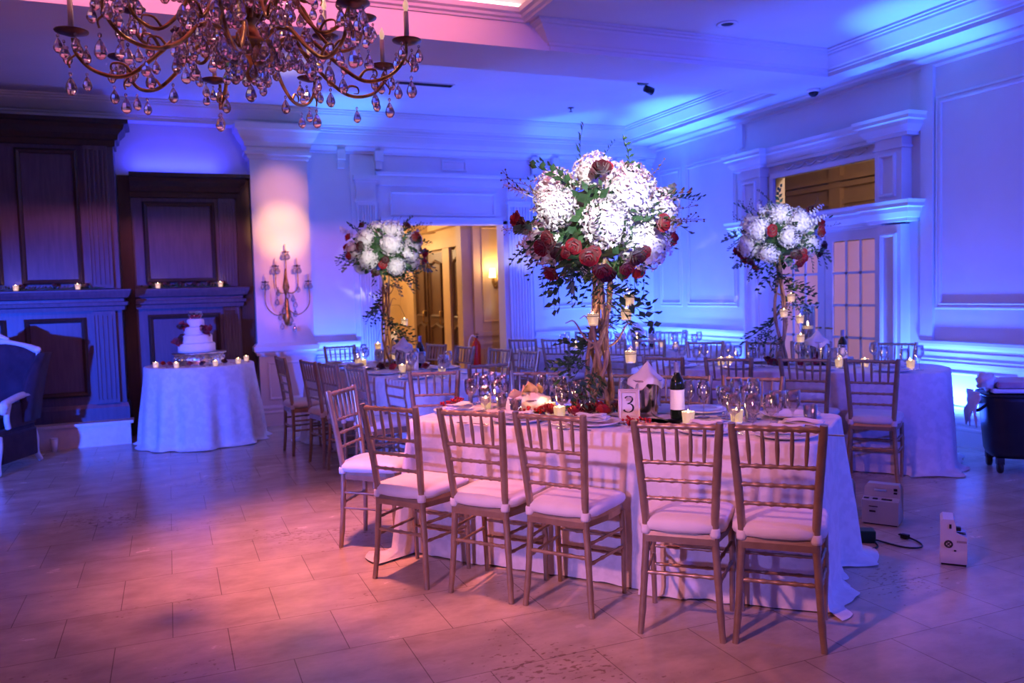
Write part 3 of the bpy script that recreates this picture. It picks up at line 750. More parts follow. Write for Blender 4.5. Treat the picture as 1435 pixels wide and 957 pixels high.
# folded napkins: a loose stack of rippled folds
def napkin_mesh(seed, w=.11, l=.21, layers=4):
    r = random.Random(seed); m = MB()
    for k in range(layers):
        nx, ny = 9, 6; vs = []
        zz = .004 + k*.009; sk = r.uniform(-.012,.012); wd = w*(1-.07*k); ln = l*(1-.05*k); p = r.uniform(0,6)
        for lay in (0,1):
            for i in range(nx):
                for j in range(ny):
                    a = i/(nx-1)-.5; b = j/(ny-1)-.5
                    edge = 1-(2*abs(b))**4
                    vs.append((a*ln+sk, b*wd+sk*.5*a, zz + lay*.008*edge + .006*sin(a*7+p)*(.4+abs(b))))
        o = nx*ny; fs = []
        for lay in (0,1):
            for i in range(nx-1):
                for j in range(ny-1):
                    q = [lay*o+i*ny+j, lay*o+(i+1)*ny+j, lay*o+(i+1)*ny+j+1, lay*o+i*ny+j+1]; fs.append(tuple(q if lay else q[::-1]))
        ring = [i*ny for i in range(nx)] + [(nx-1)*ny+j for j in range(1,ny)] + [i*ny+ny-1 for i in range(nx-2,-1,-1)] + [j for j in range(ny-2,0,-1)]
        for a, b in zip(ring, ring[1:]+ring[:1]): fs.append((a, b, b+o, a+o))
        m.add(vs, fs)
    return m.mesh('napkin', M_['napkin'])
NAP = [napkin_mesh(s) for s in (1,2,3)]
def napkin(tb, x, y, deg, on=False):
    o = put('folded_napkin', NAP[rnd.randrange(3)], None, (x,y,Z+(.022 if on else .006)), (0,0,R(deg)), .86 if on else 1)
    if on: ONPLATE.add(o.name)
    return reg('napkin', tb, o)
ONPLATE = set()
FORK = MB().box((0,-.03,.003),(.010,.11,.003)).box((0,.055,.004),(.022,.03,.003)); 
for k in (-1,0,1): FORK.box((k*.008,.088,.004),(.004,.04,.002))
FORK = FORK.mesh('fork', M_['silver'])
KNIFE = MB().box((0,-.045,.004),(.014,.09,.006)).add([(-.008,0,.004),(.008,0,.004),(.009,.08,.004),(-.002,.105,.004),(-.008,0,.006),(.008,0,.006),(.009,.08,.006),(-.002,.105,.006)], [(3,2,1,0),(4,5,6,7),(0,1,5,4),(1,2,6,5),(2,3,7,6),(3,0,4,7)], False).mesh('knife', M_['silver'])
# roses
def rose_mesh(seed, m, r=.034):
    q = random.Random(seed); b = MB()
    for ring_, (cnt, rad, hgt, opn) in enumerate(((3,.25,.95,.1),(4,.5,.95,.25),(5,.78,.8,.5),(6,1.0,.55,.85))):
        for k in range(cnt):
            a0 = 2*pi*k/cnt + ring_*.7 + q.uniform(-.2,.2); half = pi/cnt*1.35; vs = []
            for i in range(5):
                a = a0 + half*(i/2-1); e = 1-(i/2-1)**2*.35
                for j in range(4):
                    t = j/3; rr = rad*(.35+.65*t**.7)+opn*.18*max(0,t-.66)*3*.5; zz = -.5+ (hgt+.35)*t*e - opn*.25*t**3
                    vs.append((r*rr*cos(a), r*rr*sin(a), r*zz))
            b.add(vs, [(i*4+j,(i+1)*4+j,(i+1)*4+j+1,i*4+j+1) for i in range(4) for j in range(3)])
    b.ball((0,0,-r*.15), r*.55, 1)
    return b.mesh('rose', m)
ROSE = [rose_mesh(s, M_['rose']) for s in (1,2)]; DROSE = [rose_mesh(s, M_['darkrose']) for s in (3,4)]
def rose(tb, x, y, dark=False, z=Z, sc=1.0, tilt=None):
    o = put('rose_bloom', (DROSE if dark else ROSE)[rnd.randrange(2)], None, (x,y,z+.034*sc), tilt or (rnd.uniform(-.5,.5), rnd.uniform(-.5,.5), rnd.uniform(0,6)), sc)
    return reg('rose', tb, o)
def berries(tb, x, y, deg, label):
    t = thing('berry_sprig', label, 'berry sprig', (x,y,Z), R(deg)); q = random.Random(int(x*100))
    st_ = MB().tube([(-.08,0,.012),(0,.005,.02),(.09,-.004,.012)], .003, 5); bb = MB()
    for k in range(34):
        a = q.uniform(-.07,.09); y_ = q.uniform(-.032,.032); z_ = q.uniform(.008,.048)
        bb.ball((a,y_,z_), .0085, 1); st_.tube([(a*.8,0,.016),(a,y_,z_)], .0014, 4, False)
    st_.build('stem', M_['twig'], t); o = bb.build('berries', M_['berry'], t); o['kind'] = 'stuff'
    return t
# wine bottle
def bottle(x, y, label, sc=1.0, z=Z):
    t = thing('wine_bottle', label, 'bottle', (x,y,z)); t.scale = (sc,)*3
    MB().lathe([(0,0),(.036,0),(.038,.006),(.038,.185),(.034,.21),(.02,.232),(.0145,.25),(.014,.29),(.0155,.292),(.0155,.302),(.012,.303),(0,.303)], 24).build('body', M_['bottle'], t)
    MB().lathe([(.0150,.243),(.0160,.26),(.0160,.30),(.0162,.304),(0,.305)], 18).build('foil_capsule', M_['foil'], t)
    MB().lathe([(.0386,.05),(.0388,.052),(.0388,.155),(.0386,.157)], 28).build('paper_label', M_['label'], t)
    return t
def bucket(x, y, label, nlabel, rz=0.0):
    t = thing('ice_bucket', label, 'ice bucket', (x,y,Z), rz)
    MB().lathe([(0,.0),(.055,0),(.06,.004),(.062,.02),(.078,.15),(.086,.19),(.09,.192),(.09,.20),(.084,.20),(.075,.15),(.058,.012),(0,.010)], 28).build('pail', M_['silver'], t)
    for s in (-1,1):
        MB().tube(spline([(s*.076,0,.13),(s*.105,0,.14),(s*.11,0,.165),(s*.10,0,.18),(s*.082,0,.175)],4), .005, 8).build('handle', M_['silver'], t)
    # napkin draped over the rim, peaked on top
    q = random.Random(int(x*77)); nx = 22; vs = []; lv = [(0,.30),(.02,.275),(.05,.235),(.085,.208),(.097,.195),(.10,.165)]
    for k, (r, z) in enumerate(lv):
        for i in range(nx):
            a = 2*pi*i/nx; w_ = sin(5*a+1)*.35+sin(3*a+2)*.4+sin(9*a)*.15
            vs.append((r*(1+.22*max(w_,-.05))*cos(a)+.02*(1-k/5)**2, r*(1+.22*max(w_,-.05))*sin(a), z+.022*w_*(k/5)+ (.012*w_ if k > 2 else 0)))
    fs = [(a*nx+i, a*nx+(i+1)%nx, (a+1)*nx+(i+1)%nx, (a+1)*nx+i) for a in range(len(lv)-1) for i in range(nx)]
    o = MB().add(vs, fs).build('draped_napkin', M_['napkin'], None, (x,y,Z), (0,0,rz)); tag(o, nlabel, 'napkin')
    return t
def curve_digit(n, h):
    """serif-like numeral drawn as a swelling brush stroke, centred, in the xz plane"""
    if n == 3: pts = [(-.24,.38),(-.10,.49),(.12,.47),(.22,.30),(.12,.12),(-.06,.03),(.14,.0),(.27,-.18),(.20,-.40),(-.02,-.50),(-.24,-.44),(-.32,-.34)]
    else: pts = [(-.24,.26),(-.16,.44),(.04,.50),(.20,.38),(.20,.18),(.04,-.08),(-.16,-.32),(-.28,-.47),(-.05,-.44),(.14,-.48),(.30,-.40)]
    P = spline([(x*h, 0, z*h) for x, z in pts], 6); k = len(P); m = MB(); vs = []
    for i, p in enumerate(P):
        d = (P[min(i+1,k-1)]-P[max(i-1,0)]).normalized(); nn = Vector((-d.z,0,d.x))
        w_ = h*(.016+.045*abs(d.z)); 
        for s in (-1,1):
            for y in (-.0015,.0): vs.append((p.x+nn.x*w_*s, y, p.z+nn.z*w_*s))
    fs = []
    for i in range(k-1):
        a = i*4; b = a+4
        fs += [(a,a+2,b+2,b),(a+1,b+1,b+3,a+3),(a,b,b+1,a+1),(a+2,a+3,b+3,b+2)]
    return m.add(vs, fs, False)
def number_frame(x, y, deg, n, label, sc=1.0):
    t = thing('table_number_frame', label, 'table number', (x,y,Z), R(deg)); t.scale = (sc,)*3
    w_, h = .115, .165
    m = MB(); tl = Matrix.Rotation(R(-12), 4, 'X')
    def T(mb): mb.v = [tuple(tl @ Vector(p)) for p in mb.v]; return mb
    fr = MB().sweep([(0,0),(0,.010),(.006,.014),(.013,.010),(.018,.012),(.022,.006),(.022,0)], [(-w_/2,0),(w_/2,0),(w_/2,h),(-w_/2,h)], lambda a, b, d: (a,-d,b), closed=True)
    T(fr).build('frame', M_['framewood'], t)
    T(MB().span((-w_/2+.015,-.004,.015),(w_/2-.015,.0,h-.015))).build('card', M_['label'], t)
    d = curve_digit(n, .085); d.v = [(p[0], p[1]-.0045, p[2]+h/2) for p in d.v]; T(d).build('numeral', M_['ink'], t)
    MB().box((0,.035,.06),(.03,.004,.125), tilt=Matrix.Rotation(R(22),3,'X')).build('easel_back', M_['framewood'], t)
    return t
def setting(tb, T, a, side, q):
    """charger, napkin, cutlery and glasses for one guest; side -1 or +1 of the long axis"""
    e = T.hw-.17
    p = T.p(a, side*e); plate(tb, p.x, p.y)
    for kind, da, db in (('goblet',.10,-.21),('wine',.17,-.17)):
        g = T.p(a+side*-da+q.uniform(-.015,.015), side*(e+db)+q.uniform(-.015,.015)); glass(kind, tb, g.x, g.y)
    return p
q = random.Random(21)
# ---- nearest table (number 3)
for x, y in ((1.66,4.03),(2.00,3.53),(2.31,3.23),(2.60,3.03),(1.52,4.62),(2.98,3.42)): plate('t3', x, y)
for a in (-.72,-.22,.24): p = T3.p(a, .31); plate('t3', p.x, p.y)
for x, y in ((2.71,3.58),(2.85,3.57),(2.74,3.20),(1.72,4.84),(2.00,4.18),(2.58,3.34),(2.86,3.30),(2.22,4.55),(2.46,4.22),(1.60,4.50),(1.80,4.98),(2.04,4.82),(1.98,4.66),(2.72,3.74),(2.95,3.36),(2.66,3.26)): glass('goblet', 't3', x, y)
for x, y in ((2.62,3.66),(2.83,3.46),(1.78,4.70),(1.90,4.86),(2.10,4.10),(2.95,3.52),(2.60,4.00),(2.08,4.62),(2.60,3.80),(1.72,4.96),(2.10,4.40),(2.84,3.66)): glass('wine', 't3', x, y)
for x, y in ((2.17,4.22),(2.75,3.42),(1.88,4.34),(2.92,3.24),(1.86,4.60)): glass('tumbler', 't3', x, y)
for x, y in ((2.42,3.50),(2.66,3.42),(1.96,4.30),(1.74,4.63),(1.98,4.02)): votive('t3', x, y)
for x, y, d in ((1.66,4.03,-40),(2.00,3.53,-50),(2.31,3.23,-45),(1.52,4.62,35),(2.60,3.03,-50)): napkin('t3', x, y, d, True)
napkin('t3', 2.80, 3.12, -50)
for x, y, d in ((2.08,4.06,1),(2.15,4.12,0),(2.22,4.28,0),(2.36,4.18,0),(2.34,4.03,1),(2.16,3.92,0),(2.04,3.98,0),(2.44,4.06,1),(1.97,4.12,0)): rose('t3', x, y, d, sc=1.25)
berries('t3', 1.60, 4.85, 25, 'sprig of red berries beside the folded napkins at the table end'); berries('t3', 1.88, 4.22, 10, 'sprig of red berries in front of the peach napkins')
berries('t3', 2.16, 3.60, -50, 'sprig of red berries on the edge of a plate below the ice bucket')
number_frame(2.25, 3.80, -30, 3, 'champagne frame holding the number 3 beside the ice bucket')
bucket(2.42, 3.895, 'silver ice bucket beside the framed number 3', 'white napkin draped over the nearest silver ice bucket', .5)
bottle(2.49, 3.70, 'dark wine bottle with white label beside the nearest ice bucket')
t = thing('candle_holder', 'slim gold candle holder between ice bucket and wine bottle', 'candle holder', (2.548,3.80,Z))
MB().lathe([(0,0),(.034,0),(.034,.006),(.012,.02),(.010,.07),(.024,.09),(.028,.15),(.026,.15),(.02,.09),(0,.088)], 16).build('stem', M_['bronze'], t); MB().lathe([(0,.09),(.018,.09),(.018,.14),(0,.142)], 12).build('wax', M_['wax'], t)
# fan of peach napkins in a bread basket
t = thing('bread_basket', 'white cloth lined bread basket with peach napkin ends', 'basket', (1.93,4.40,Z), .4)
MB().lathe([(0,0),(.08,0),(.10,.01),(.12,.07),(.125,.075),(.12,.078),(.095,.014),(0,.012)], 24).build('bowl', M_['silver'], t)
vs = []; k = 26
for r, z in ((.0,.10),(.05,.105),(.09,.09),(.125,.082),(.135,.05),(.14,.02)):
    for i in range(k): a = 2*pi*i/k; w_ = sin(6*a)*.3+sin(4*a+1)*.3; vs.append((r*(1+.15*w_)*cos(a), r*(1+.15*w_)*sin(a), z+.02*w_))
MB().add(vs, [(a*k+i,a*k+(i+1)%k,(a+1)*k+(i+1)%k,(a+1)*k+i) for a in range(5) for i in range(k)]).build('liner_cloth', M_['napkin'], t)
for k, (a, x, h) in enumerate(((.5,-.06,.075),(-.2,.01,.09),(.2,.07,.07),(-.5,-.10,.06))):
    vs = []; fs = []
    for i in range(9):
        f_ = i/8; wd_ = .055*sin(pi*(.18+.75*f_)); z_ = .085+h*f_
        for j in range(5): g_ = j/2-1; vs.append((x+wd_*g_*cos(a)+.02*f_*sin(a*3), wd_*g_*sin(a)+.018*(1-g_*g_)-.01, z_-.012*g_*g_*f_))
    fs = [(i*5+j,(i+1)*5+j,(i+1)*5+j+1,i*5+j+1) for i in range(8) for j in range(4)]
    MB().add(vs, fs).build('peach_napkin', M_['peach'], t)
for x, y, a in ((1.48,4.12,-50),(1.86,3.67,-50),(2.17,3.36,-50),(2.50,3.10,-50)): 
    o = put('fork', FORK, None, (x,y,Z), (0,0,R(a+90))); reg('fork','t3',o)
for x, y, a in ((1.80,3.85,0),(2.12,3.40,0),(2.55,3.44,50),(2.57,3.47,44),(2.76,2.92,0)):
    o = put('knife', KNIFE, None, (x,y,Z), (0,0,R(a+40))); reg('knife','t3',o)
# ---- other tables
for a in (-.85,-.35,.30,.85):
    setting('tr', TR, a, -1, q); setting('tr', TR, a, 1, q); setting('t1', T1, a, -1, q); setting('t1', T1, a, 1, q)
for a in (-.85,-.3,.3,.8): setting('t2', T2, a, -1, q)
for a in (-.5,.1,.6): p = T2.p(a, .1); glass('goblet', 't2', p.x, p.y); p = T2.p(a+.1, .2); glass('wine', 't2', p.x, p.y)
for tb, T in (('tr',TR),('t1',T1)):
    for a, s in ((-.85,-1),(-.35,-1),(.30,1),(.85,-1)): p = T.p(a, s*(T.hw-.17), Z); napkin(tb, p.x, p.y, q.uniform(-60,60), True)
for a, b in ((-.55,-.06),(-.50,.05),(.42,-.05),(.62,.02),(.95,-.08)): p = TR.p(a, b); votive('tr', p.x, p.y)
for a, b in ((.28,-.16),(-.62,-.08),(-.95,.05),(.80,.0)): p = T1.p(a, b); votive('t1', p.x, p.y)
for a, b in ((.22,-.12),(.70,-.15),(-.55,-.15),(.45,.05)): p = T2.p(a, b); votive('t2', p.x, p.y)
for a, b, d in ((-.14,-.12,0),(-.02,-.16,1),(.12,-.12,0),(.20,.05,0),(-.2,.1,1)):
    for tb, T in (('tr',TR),('t1',T1)): p = T.p(a+.02, b*1.15); rose(tb, p.x, p.y, d, sc=1.2)
for a, b, d in ((.3,-.2,1),(-.4,-.15,0)): p = T2.p(a, b); rose('t2', p.x, p.y, d)
# ================================================================== tall flower arrangements
def hyd_mesh(seed):
    q = random.Random(seed); m = MB(); m.ball((0,0,0), .78, 2, jit=.05, rnd=q)
    N = 120
    for i in range(N):
        z = 1-2*(i+.5)/N; a = i*2.39996; r = math.sqrt(1-z*z)
        d = Vector((r*cos(a), r*sin(a), z)); k = q.uniform(.84, 1.04)
        u = d.orthogonal().normalized(); w_ = d.cross(u); ro = q.uniform(0, pi)
        tilt = Vector((q.uniform(-.6,.6), q.uniform(-.6,.6), q.uniform(-.6,.6)))
        c = d*k; u = (u+d*tilt.x*.8).normalized(); w_ = (w_+d*tilt.y*.8).normalized()
        for j in range(4):
            b = ro + j*pi/2; p = (u*cos(b)+w_*sin(b)); s = (u*cos(b+pi/2)+w_*sin(b+pi/2)); L = q.uniform(.15,.20)
            lift = d*.06
            m.add([c, c+p*L*.55+s*L*.42+lift+tilt*.08, c+p*L+tilt*.12-d*.02, c+p*L*.55-s*L*.42+lift-tilt*.08], [(0,1,2,3)])
    return m.mesh('hydrangea', M_['hyd'])
HYD = [hyd_mesh(s) for s in (1,2,3)]
def spray_mesh(seed, m, n=9, L=.26, lw=.022, ll=.075, droop=.3):
    q = random.Random(seed); b = MB(); P = [Vector((L*t, .03*sin(3*t+seed), -droop*L*t*t)) for t in [i/8 for i in range(9)]]
    b.tube(P, [.003*(1-.7*i/8) for i in range(9)], 5)
    for k in range(n):
        t = .12+.88*k/(n-1); i = min(7, int(t*8)); p = P[i].lerp(P[i+1], t*8-i)
        s = -1 if k % 2 else 1
        d = Vector((.75, s*q.uniform(.5,.9), q.uniform(-.2,.35))).normalized(); w_ = d.cross(Vector((0,q.uniform(-.3,.3),1))).normalized(); nn = w_.cross(d)
        l = ll*q.uniform(.8,1.15)*(1-.3*t); 
        b.add([p, p+d*l*.45+w_*lw*.8+nn*.004, p+d*l, p+d*l*.45-w_*lw*.8+nn*.004, p+d*l*.5-nn*.006], [(0,1,4),(1,2,4),(2,3,4),(3,0,4)])
    return b.mesh('leaf_spray', m)
SPR = [spray_mesh(s, M_['leaf']) for s in (1,2,3)]
SPRT = [spray_mesh(s, M_['leaf'], 13, .24, .010, .05, .5) for s in (7,8)]
SPRP = [spray_mesh(5, M_['paleleaf'], 7, .16, .03, .08, .2)]
def twig_mesh(seed, white=False):
    q = random.Random(seed); b = MB(); L = .30; P = spline([(0,0,0),(.1,.01,.01),(.2,-.01,.0),(.3,.015,.02)],4); b.tube(P, [.003*(1-.6*i/len(P)) for i in range(len(P))], 5)
    for k in range(9):
        p = P[3+k % (len(P)-3)]; e = p + Vector((q.uniform(.01,.05), q.uniform(-.04,.04), q.uniform(-.01,.04))); b.tube([p,e], .0015, 4, False); b.ball(e, .007, 1)
    return b.mesh('berry_twig', M_['twig'])
TWG = [twig_mesh(1), twig_mesh(2)]
def stock_mesh(seed):
    q = random.Random(seed); b = MB(); b.tube([(0,0,0),(.2,0,0)], .003, 5)
    for k in range(14):
        x = .05+.011*k; a = k*2.4; r = .022*(1-.5*k/14); c = Vector((x, r*cos(a), r*sin(a)))
        for j in range(5):
            bb = j*2*pi/5; p = Vector((q.uniform(-.3,.3), cos(bb), sin(bb))).normalized(); s = Vector((1,0,0)).cross(p); l = .021*(1-.3*k/14)
            b.add([c, c+p*l*.6+s*l*.5, c+p*l+Vector((.006,0,0)), c+p*l*.6-s*l*.5], [(0,1,2,3)])
    return b.mesh('white_stock', M_['hyd'])
STK = [stock_mesh(1)]
def aim(d, roll=0.0):
    """euler that turns +x (or +z for blooms) along d"""
    x = Vector(d).normalized(); up = Vector((0,0,1)) if abs(x.z) < .95 else Vector((0,1,0))
    y = up.cross(x).normalized(); z = x.cross(y)
    return (Matrix((x,y,z)).transposed() @ Matrix.Rotation(roll, 3, 'X')).to_euler()
def aimz(d, roll=0.0):
    z = Vector(d).normalized(); up = Vector((0,1,0)) if abs(z.y) < .95 else Vector((1,0,0))
    x = up.cross(z).normalized(); y = z.cross(x)
    return (Matrix((x,y,z)).transposed() @ Matrix.Rotation(roll, 3, 'Z')).to_euler()
def arrangement(x, y, label, zc, rx, rz_, seed, nh, hr, nr, ns, thick, votives, gar_seed):
    q = random.Random(seed)
    t = thing('flower_centerpiece', label, 'flower arrangement', (x,y,Z)); C = Vector((0,0,zc-Z))
    # trunk of twisted branches
    nb = 8 if thick > .9 else 4
    for k in range(nb):
        a0 = 2*pi*k/nb + seed; pts = []
        for i in range(8):
            s = i/7; r = (.055*(1-s)+.022+.05*max(0,s-.7)*3)*thick*(1+.35*sin(5*s+k*2)); a = a0 + s*(4.6+.5*(k % 3))*(1 if k % 2 else -.8)
            pts.append((r*cos(a)+.015*sin(4*s+seed)*thick, r*sin(a), s*(zc-Z-rz_*.55)))
        P = spline(pts, 5)
        MB().tube(P, [(.016-.005*i/len(P))*thick*(1+.12*sin(i*1.7+k)) for i in range(len(P))], 8).build('branch', M_['branch'], t)
        if q.random() < .8:
            i = int(len(P)*q.uniform(.35,.75)); d = Vector((cos(a0+1), sin(a0+1), .6))
            MB().tube(spline([P[i], P[i]+d*.08, P[i]+d*.14+Vector((0,0,.06)), P[i]+d*.19+Vector((0,0,.02))],4), [.009*thick*(1-.7*j/13) for j in range(13)], 6).build('branch', M_['branch'], t)
    MB().lathe([(0,0),(.075*thick,0),(.08*thick,.01),(.05*thick,.035),(0,.04)], 18).build('base_plate', M_['twig'], t)
    foliage = MB(); foliage.ball(C, 1, 3, (rx*.58,rx*.58,rz_*.56), .10, q)
    for i in range(300):
        z = 1-2*(i+.5)/300; a = i*2.39996; r = math.sqrt(1-z*z); d = Vector((r*cos(a), r*sin(a), z)); e = (d+Vector((q.uniform(-.9,.9),q.uniform(-.9,.9),q.uniform(-.9,.9)))).normalized(); w_ = e.cross(d).normalized() if e.cross(d).length > .05 else d.orthogonal().normalized()
        p = C + Vector((d.x*rx, d.y*rx, d.z*rz_))*q.uniform(.60,.80); l = q.uniform(.06,.10)*rx/.44; wd_ = l*q.uniform(.18,.34)
        foliage.add([p, p+e*l*.5+w_*wd_, p+e*l, p+e*l*.5-w_*wd_, p+e*l*.5+d*.008], [(0,1,4),(1,2,4),(2,3,4),(3,0,4)], False)
    foliage.build('foliage_core', M_['leaf'], t)
    dirs = []
    for i in range(nh):
        z = 1-1.72*(i+.5)/nh; a = i*2.39996+seed; r = math.sqrt(max(0,1-z*z)); d = Vector((r*cos(a)+q.uniform(-.12,.12), r*sin(a)+q.uniform(-.12,.12), z)).normalized(); dirs.append(d)
        s = hr*q.uniform(.85,1.15); p = C + Vector((d.x*(rx-s*.75), d.y*(rx-s*.75), d.z*(rz_-s*.75)))
        put('hydrangea', HYD[q.randrange(3)], t, p, aimz(d, q.uniform(0,6)), (s,s,s*.9))
    def away(th, front=False):
        for _ in range(60):
            d = Vector((q.gauss(0,1), q.gauss(0,1), q.gauss(-.05,.75))).normalized()
            if d.z > -.8 and all(d.dot(e) < th for e in dirs): return d
        return d
    for i in range(nr):
        d = away(.90); dk = q.random() < .35; r = 1.04+q.uniform(-.05,.06)
        p = C + Vector((d.x*rx*r, d.y*rx*r, d.z*rz_*r)); put('rose', (DROSE if dk else ROSE)[q.randrange(2)], t, p, aimz(d, q.uniform(0,6)), q.uniform(1.15,1.5)*(hr/.125)**.5)
        if q.random() < .3:
            e = (d + Vector((.09,.05,.08))).normalized(); p = C + Vector((e.x*rx, e.y*rx, e.z*rz_)); put('rose', ROSE[0], t, p, aimz(e), 1.1*(hr/.125)**.5)
    for i in range(ns):
        d = away(.97); d.z -= .1; d.normalize(); k = .78; p = C + Vector((d.x*rx*k, d.y*rx*k, d.z*rz_*k))
        put('leaf_spray', (SPR+SPRT)[q.randrange(5)], t, p, aim(d+Vector((0,0,-.25 if d.z < .2 else .1)), q.uniform(-1,1)), q.uniform(.75,1.1)*(rx/.46))
    for i in range(5):
        d = away(.9); p = C + Vector((d.x*rx*.93, d.y*rx*.93, d.z*rz_*.93)); put('succulent_leaf', SPRP[0], t, p, aim(d, q.uniform(-1,1)), .8)
    for i in range(9):
        a = q.uniform(0,6.28); d = Vector((cos(a), sin(a), q.uniform(-.15,1.1))).normalized(); p = C + Vector((d.x*rx*.9, d.y*rx*.9, d.z*rz_*.9)); put('berry_twig', TWG[i % 2], t, p, aim(d, q.uniform(-1,1)), q.uniform(.6,.95)*(rx/.46))
    for i in range(6):
        a = q.uniform(0,6.28); d = Vector((cos(a), sin(a), q.uniform(-.35,.9))).normalized(); p = C + Vector((d.x*rx*.9, d.y*rx*.9, d.z*rz_*.9)); put('white_stock', STK[0], t, p, aim(d, q.uniform(-1,1)), q.uniform(.8,1.1)*(rx/.46))
    # leafy garland spiralling down the trunk
    qg = random.Random(gar_seed); H_ = zc-Z-rz_*.6
    n_ = 40
    for i in range(n_):
        s = i/n_; a = gar_seed + s*8.5; r = (.05+.05*sin(3*s+gar_seed)**2)*thick; z = H_*(1-s)*.84+.19
        put('garland_leaf_spray', (SPR if i % 3 else SPRT)[i % 2], t, (r*cos(a), r*sin(a), z), aim((cos(a+.5), sin(a+.5), -.35+qg.uniform(-.3,.5)), qg.uniform(-1,1)), qg.uniform(.75,1.2)*(.75+.25*thick))
    # glass votives hung on wires
    for vx, vy, vz in votives:
        w_ = MB().tube(spline([(vx*.25,vy*.25,vz+.20),(vx*.7,vy*.7,vz+.20),(vx,vy,vz+.10)],4), .0015, 5)
        for s in (-1,1): w_.tube([(vx,vy,vz+.10),(vx+s*.03,vy,vz+.058)], .0012, 4)
        w_.tube([(vx+.033*cos(k*pi/6),vy+.033*sin(k*pi/6),vz+.052) for k in range(13)], .0018, 5)
        o = w_.build('hanging_wire', M_['wire'], t)
        g = put('hanging_votive', VG, t, (vx,vy,vz)); put('wax', VW, g); put('flame', VF, g)
        LIGHTS.append((None, (x+vx, y+vy, Z+vz+.08)))
    return t
arrangement(2.30, 4.18, 'largest white hydrangea and red rose arrangement on a branch stand, on the nearest table', 1.86, .44, .37, 4, 13, .138, 28, 48, .92,
            [(-.10,-.09,.50),(.13,-.10,.60),(.11,-.14,.28),(.20,-.12,.10),(.14,-.05,.52)], 2)
arrangement(1.99, 7.95, 'white hydrangea arrangement with red roses standing left before the amber opening', 1.90, .38, .30, 9, 15, .098, 24, 30, .7,
            [(.14,-.10,.40),(.02,-.13,.27),(-.13,-.08,.17),(.02,-.14,.08)], 5)
arrangement(4.88, 5.66, 'white hydrangea arrangement with red roses before the french doors at right', 1.88, .36, .29, 14, 15, .098, 24, 30, .8,
            [(.01,-.12,.55),(-.06,-.11,.42),(.15,-.07,.36),(.11,-.12,.20)], 8)
# long stems that stick out of the nearest bouquet
# bottles, frames and buckets of the other tables
def tp(T, a, b): q_ = T.p(a, b); return q_.x, q_.y
bucket(*tp(T1,-.12,.10), 'silver ice bucket on the left table before the opening', 'white napkin draped over the ice bucket on the left table', .2)
bottle(*tp(T1,.02,.22), 'wine bottle with pale foil standing on the left table', 1.0)
bucket(*tp(TR,.23,.17), 'silver ice bucket on the right table behind its chairs', 'white napkin draped over the ice bucket before the french doors', .9)
bottle(*tp(TR,.44,.08), 'dark wine bottle on the right table before the door panes', 1.0)
bucket(*tp(T2,.16,.05), 'silver ice bucket beside the framed number 2 in the back corner', 'white napkin draped over the ice bucket in the back corner', .2)
bottle(*tp(T2,.36,.0), 'dark wine bottle on the far corner table', 1.05)
number_frame(*tp(T2,.03,-.16), -25, 2, 'pale frame holding the number 2 on the far corner table', 1.1)
t = thing('table_number_frame', 'pale blank-looking number frame leaning on the left table', 'table number', (*tp(T1,.22,.02), Z), R(-22))
tl = Matrix.Rotation(R(-12), 4, 'X')
def TT(mb): mb.v = [tuple(tl @ Vector(p_)) for p_ in mb.v]; return mb
TT(MB().sweep([(0,0),(0,.010),(.006,.014),(.013,.010),(.018,.012),(.022,0)], [(-.06,0),(.06,0),(.06,.165),(-.06,.165)], lambda a, b, d: (a,-d,b), closed=True)).build('frame', M_['framewood'], t)
TT(MB().span((-.045,-.004,.015),(.045,0,.15))).build('card', M_['label'], t)
MB().box((0,.035,.06),(.03,.004,.125), tilt=Matrix.Rotation(R(22),3,'X')).build('easel_back', M_['framewood'], t)
# tall cylinder vase with a lit candle on the right table
x, y = tp(TR, .12, .36)
t = thing('cylinder_vase', 'tall clear glass cylinder vase with a floating candle', 'vase', (x,y,Z))
MB().lathe([(0,0),(.062,0),(.065,.004),(.065,.50),(.062,.50),(.062,.012),(0,.010)], 24).build('glass_cylinder', M_['glass'], t)
MB().lathe([(0,.30),(.05,.30),(.052,.325),(0,.33)], 16).build('floating_candle', M_['wax'], t); put('flame', VF, t, (0,0,.295)); LIGHTS.append((t, (0,0,.42)))
MB().tube(spline([(-.03,0,.02),(.02,.02,.12),(-.02,-.01,.22),(.01,0,.29)],4), .004, 6).build('branch', M_['twig'], t)

# ================================================================== chandelier
CX, CY = .36, 3.62
ch = thing('crystal_chandelier', 'large gilt bronze chandelier hung with crystal drops', 'chandelier', (CX,CY,.08), .13)
BZ, DB = M_['bronze'], M_['darkbronze']
MB().lathe([(0,2.30),(.012,2.305),(.022,2.325),(.012,2.345),(.02,2.355),(.07,2.375),(.11,2.41),(.125,2.44),(.118,2.452),(.06,2.46),(.045,2.50),(.03,2.53),(.05,2.56),(.07,2.60),(.05,2.64),(.025,2.67),(.03,2.74),(.06,2.80),(.07,2.86),(.03,2.92),(.012,2.96),(0,2.97)], 24).build('hub', BZ, ch)
m = MB()
for k in range(36):
    z = 2.96+k*.03; d = Vector((.012,0,0)) if k % 2 else Vector((0,.012,0))
    m.tube([Vector((0,0,z))+d*cos(a)+Vector((0,0,.021*sin(a))) for a in [i*pi/5 for i in range(11)]], .003, 5)
m.build('chain', BZ, ch); MB().lathe([(0,4.07),(.08,4.07),(.075,4.04),(.02,4.01),(0,4.01)], 20).build('ceiling_rose', BZ, ch)
CRY = MB().lathe([(0,-.064),(.010,-.060),(.0175,-.049),(.0185,-.040),(.0145,-.027),(.007,-.012),(0,-.003)], 7, smooth=False).lathe([(0,-.004),(.006,.002),(.006,.008),(0,.013)], 6, smooth=False).mesh('crystal_drop', M_['crystal'])
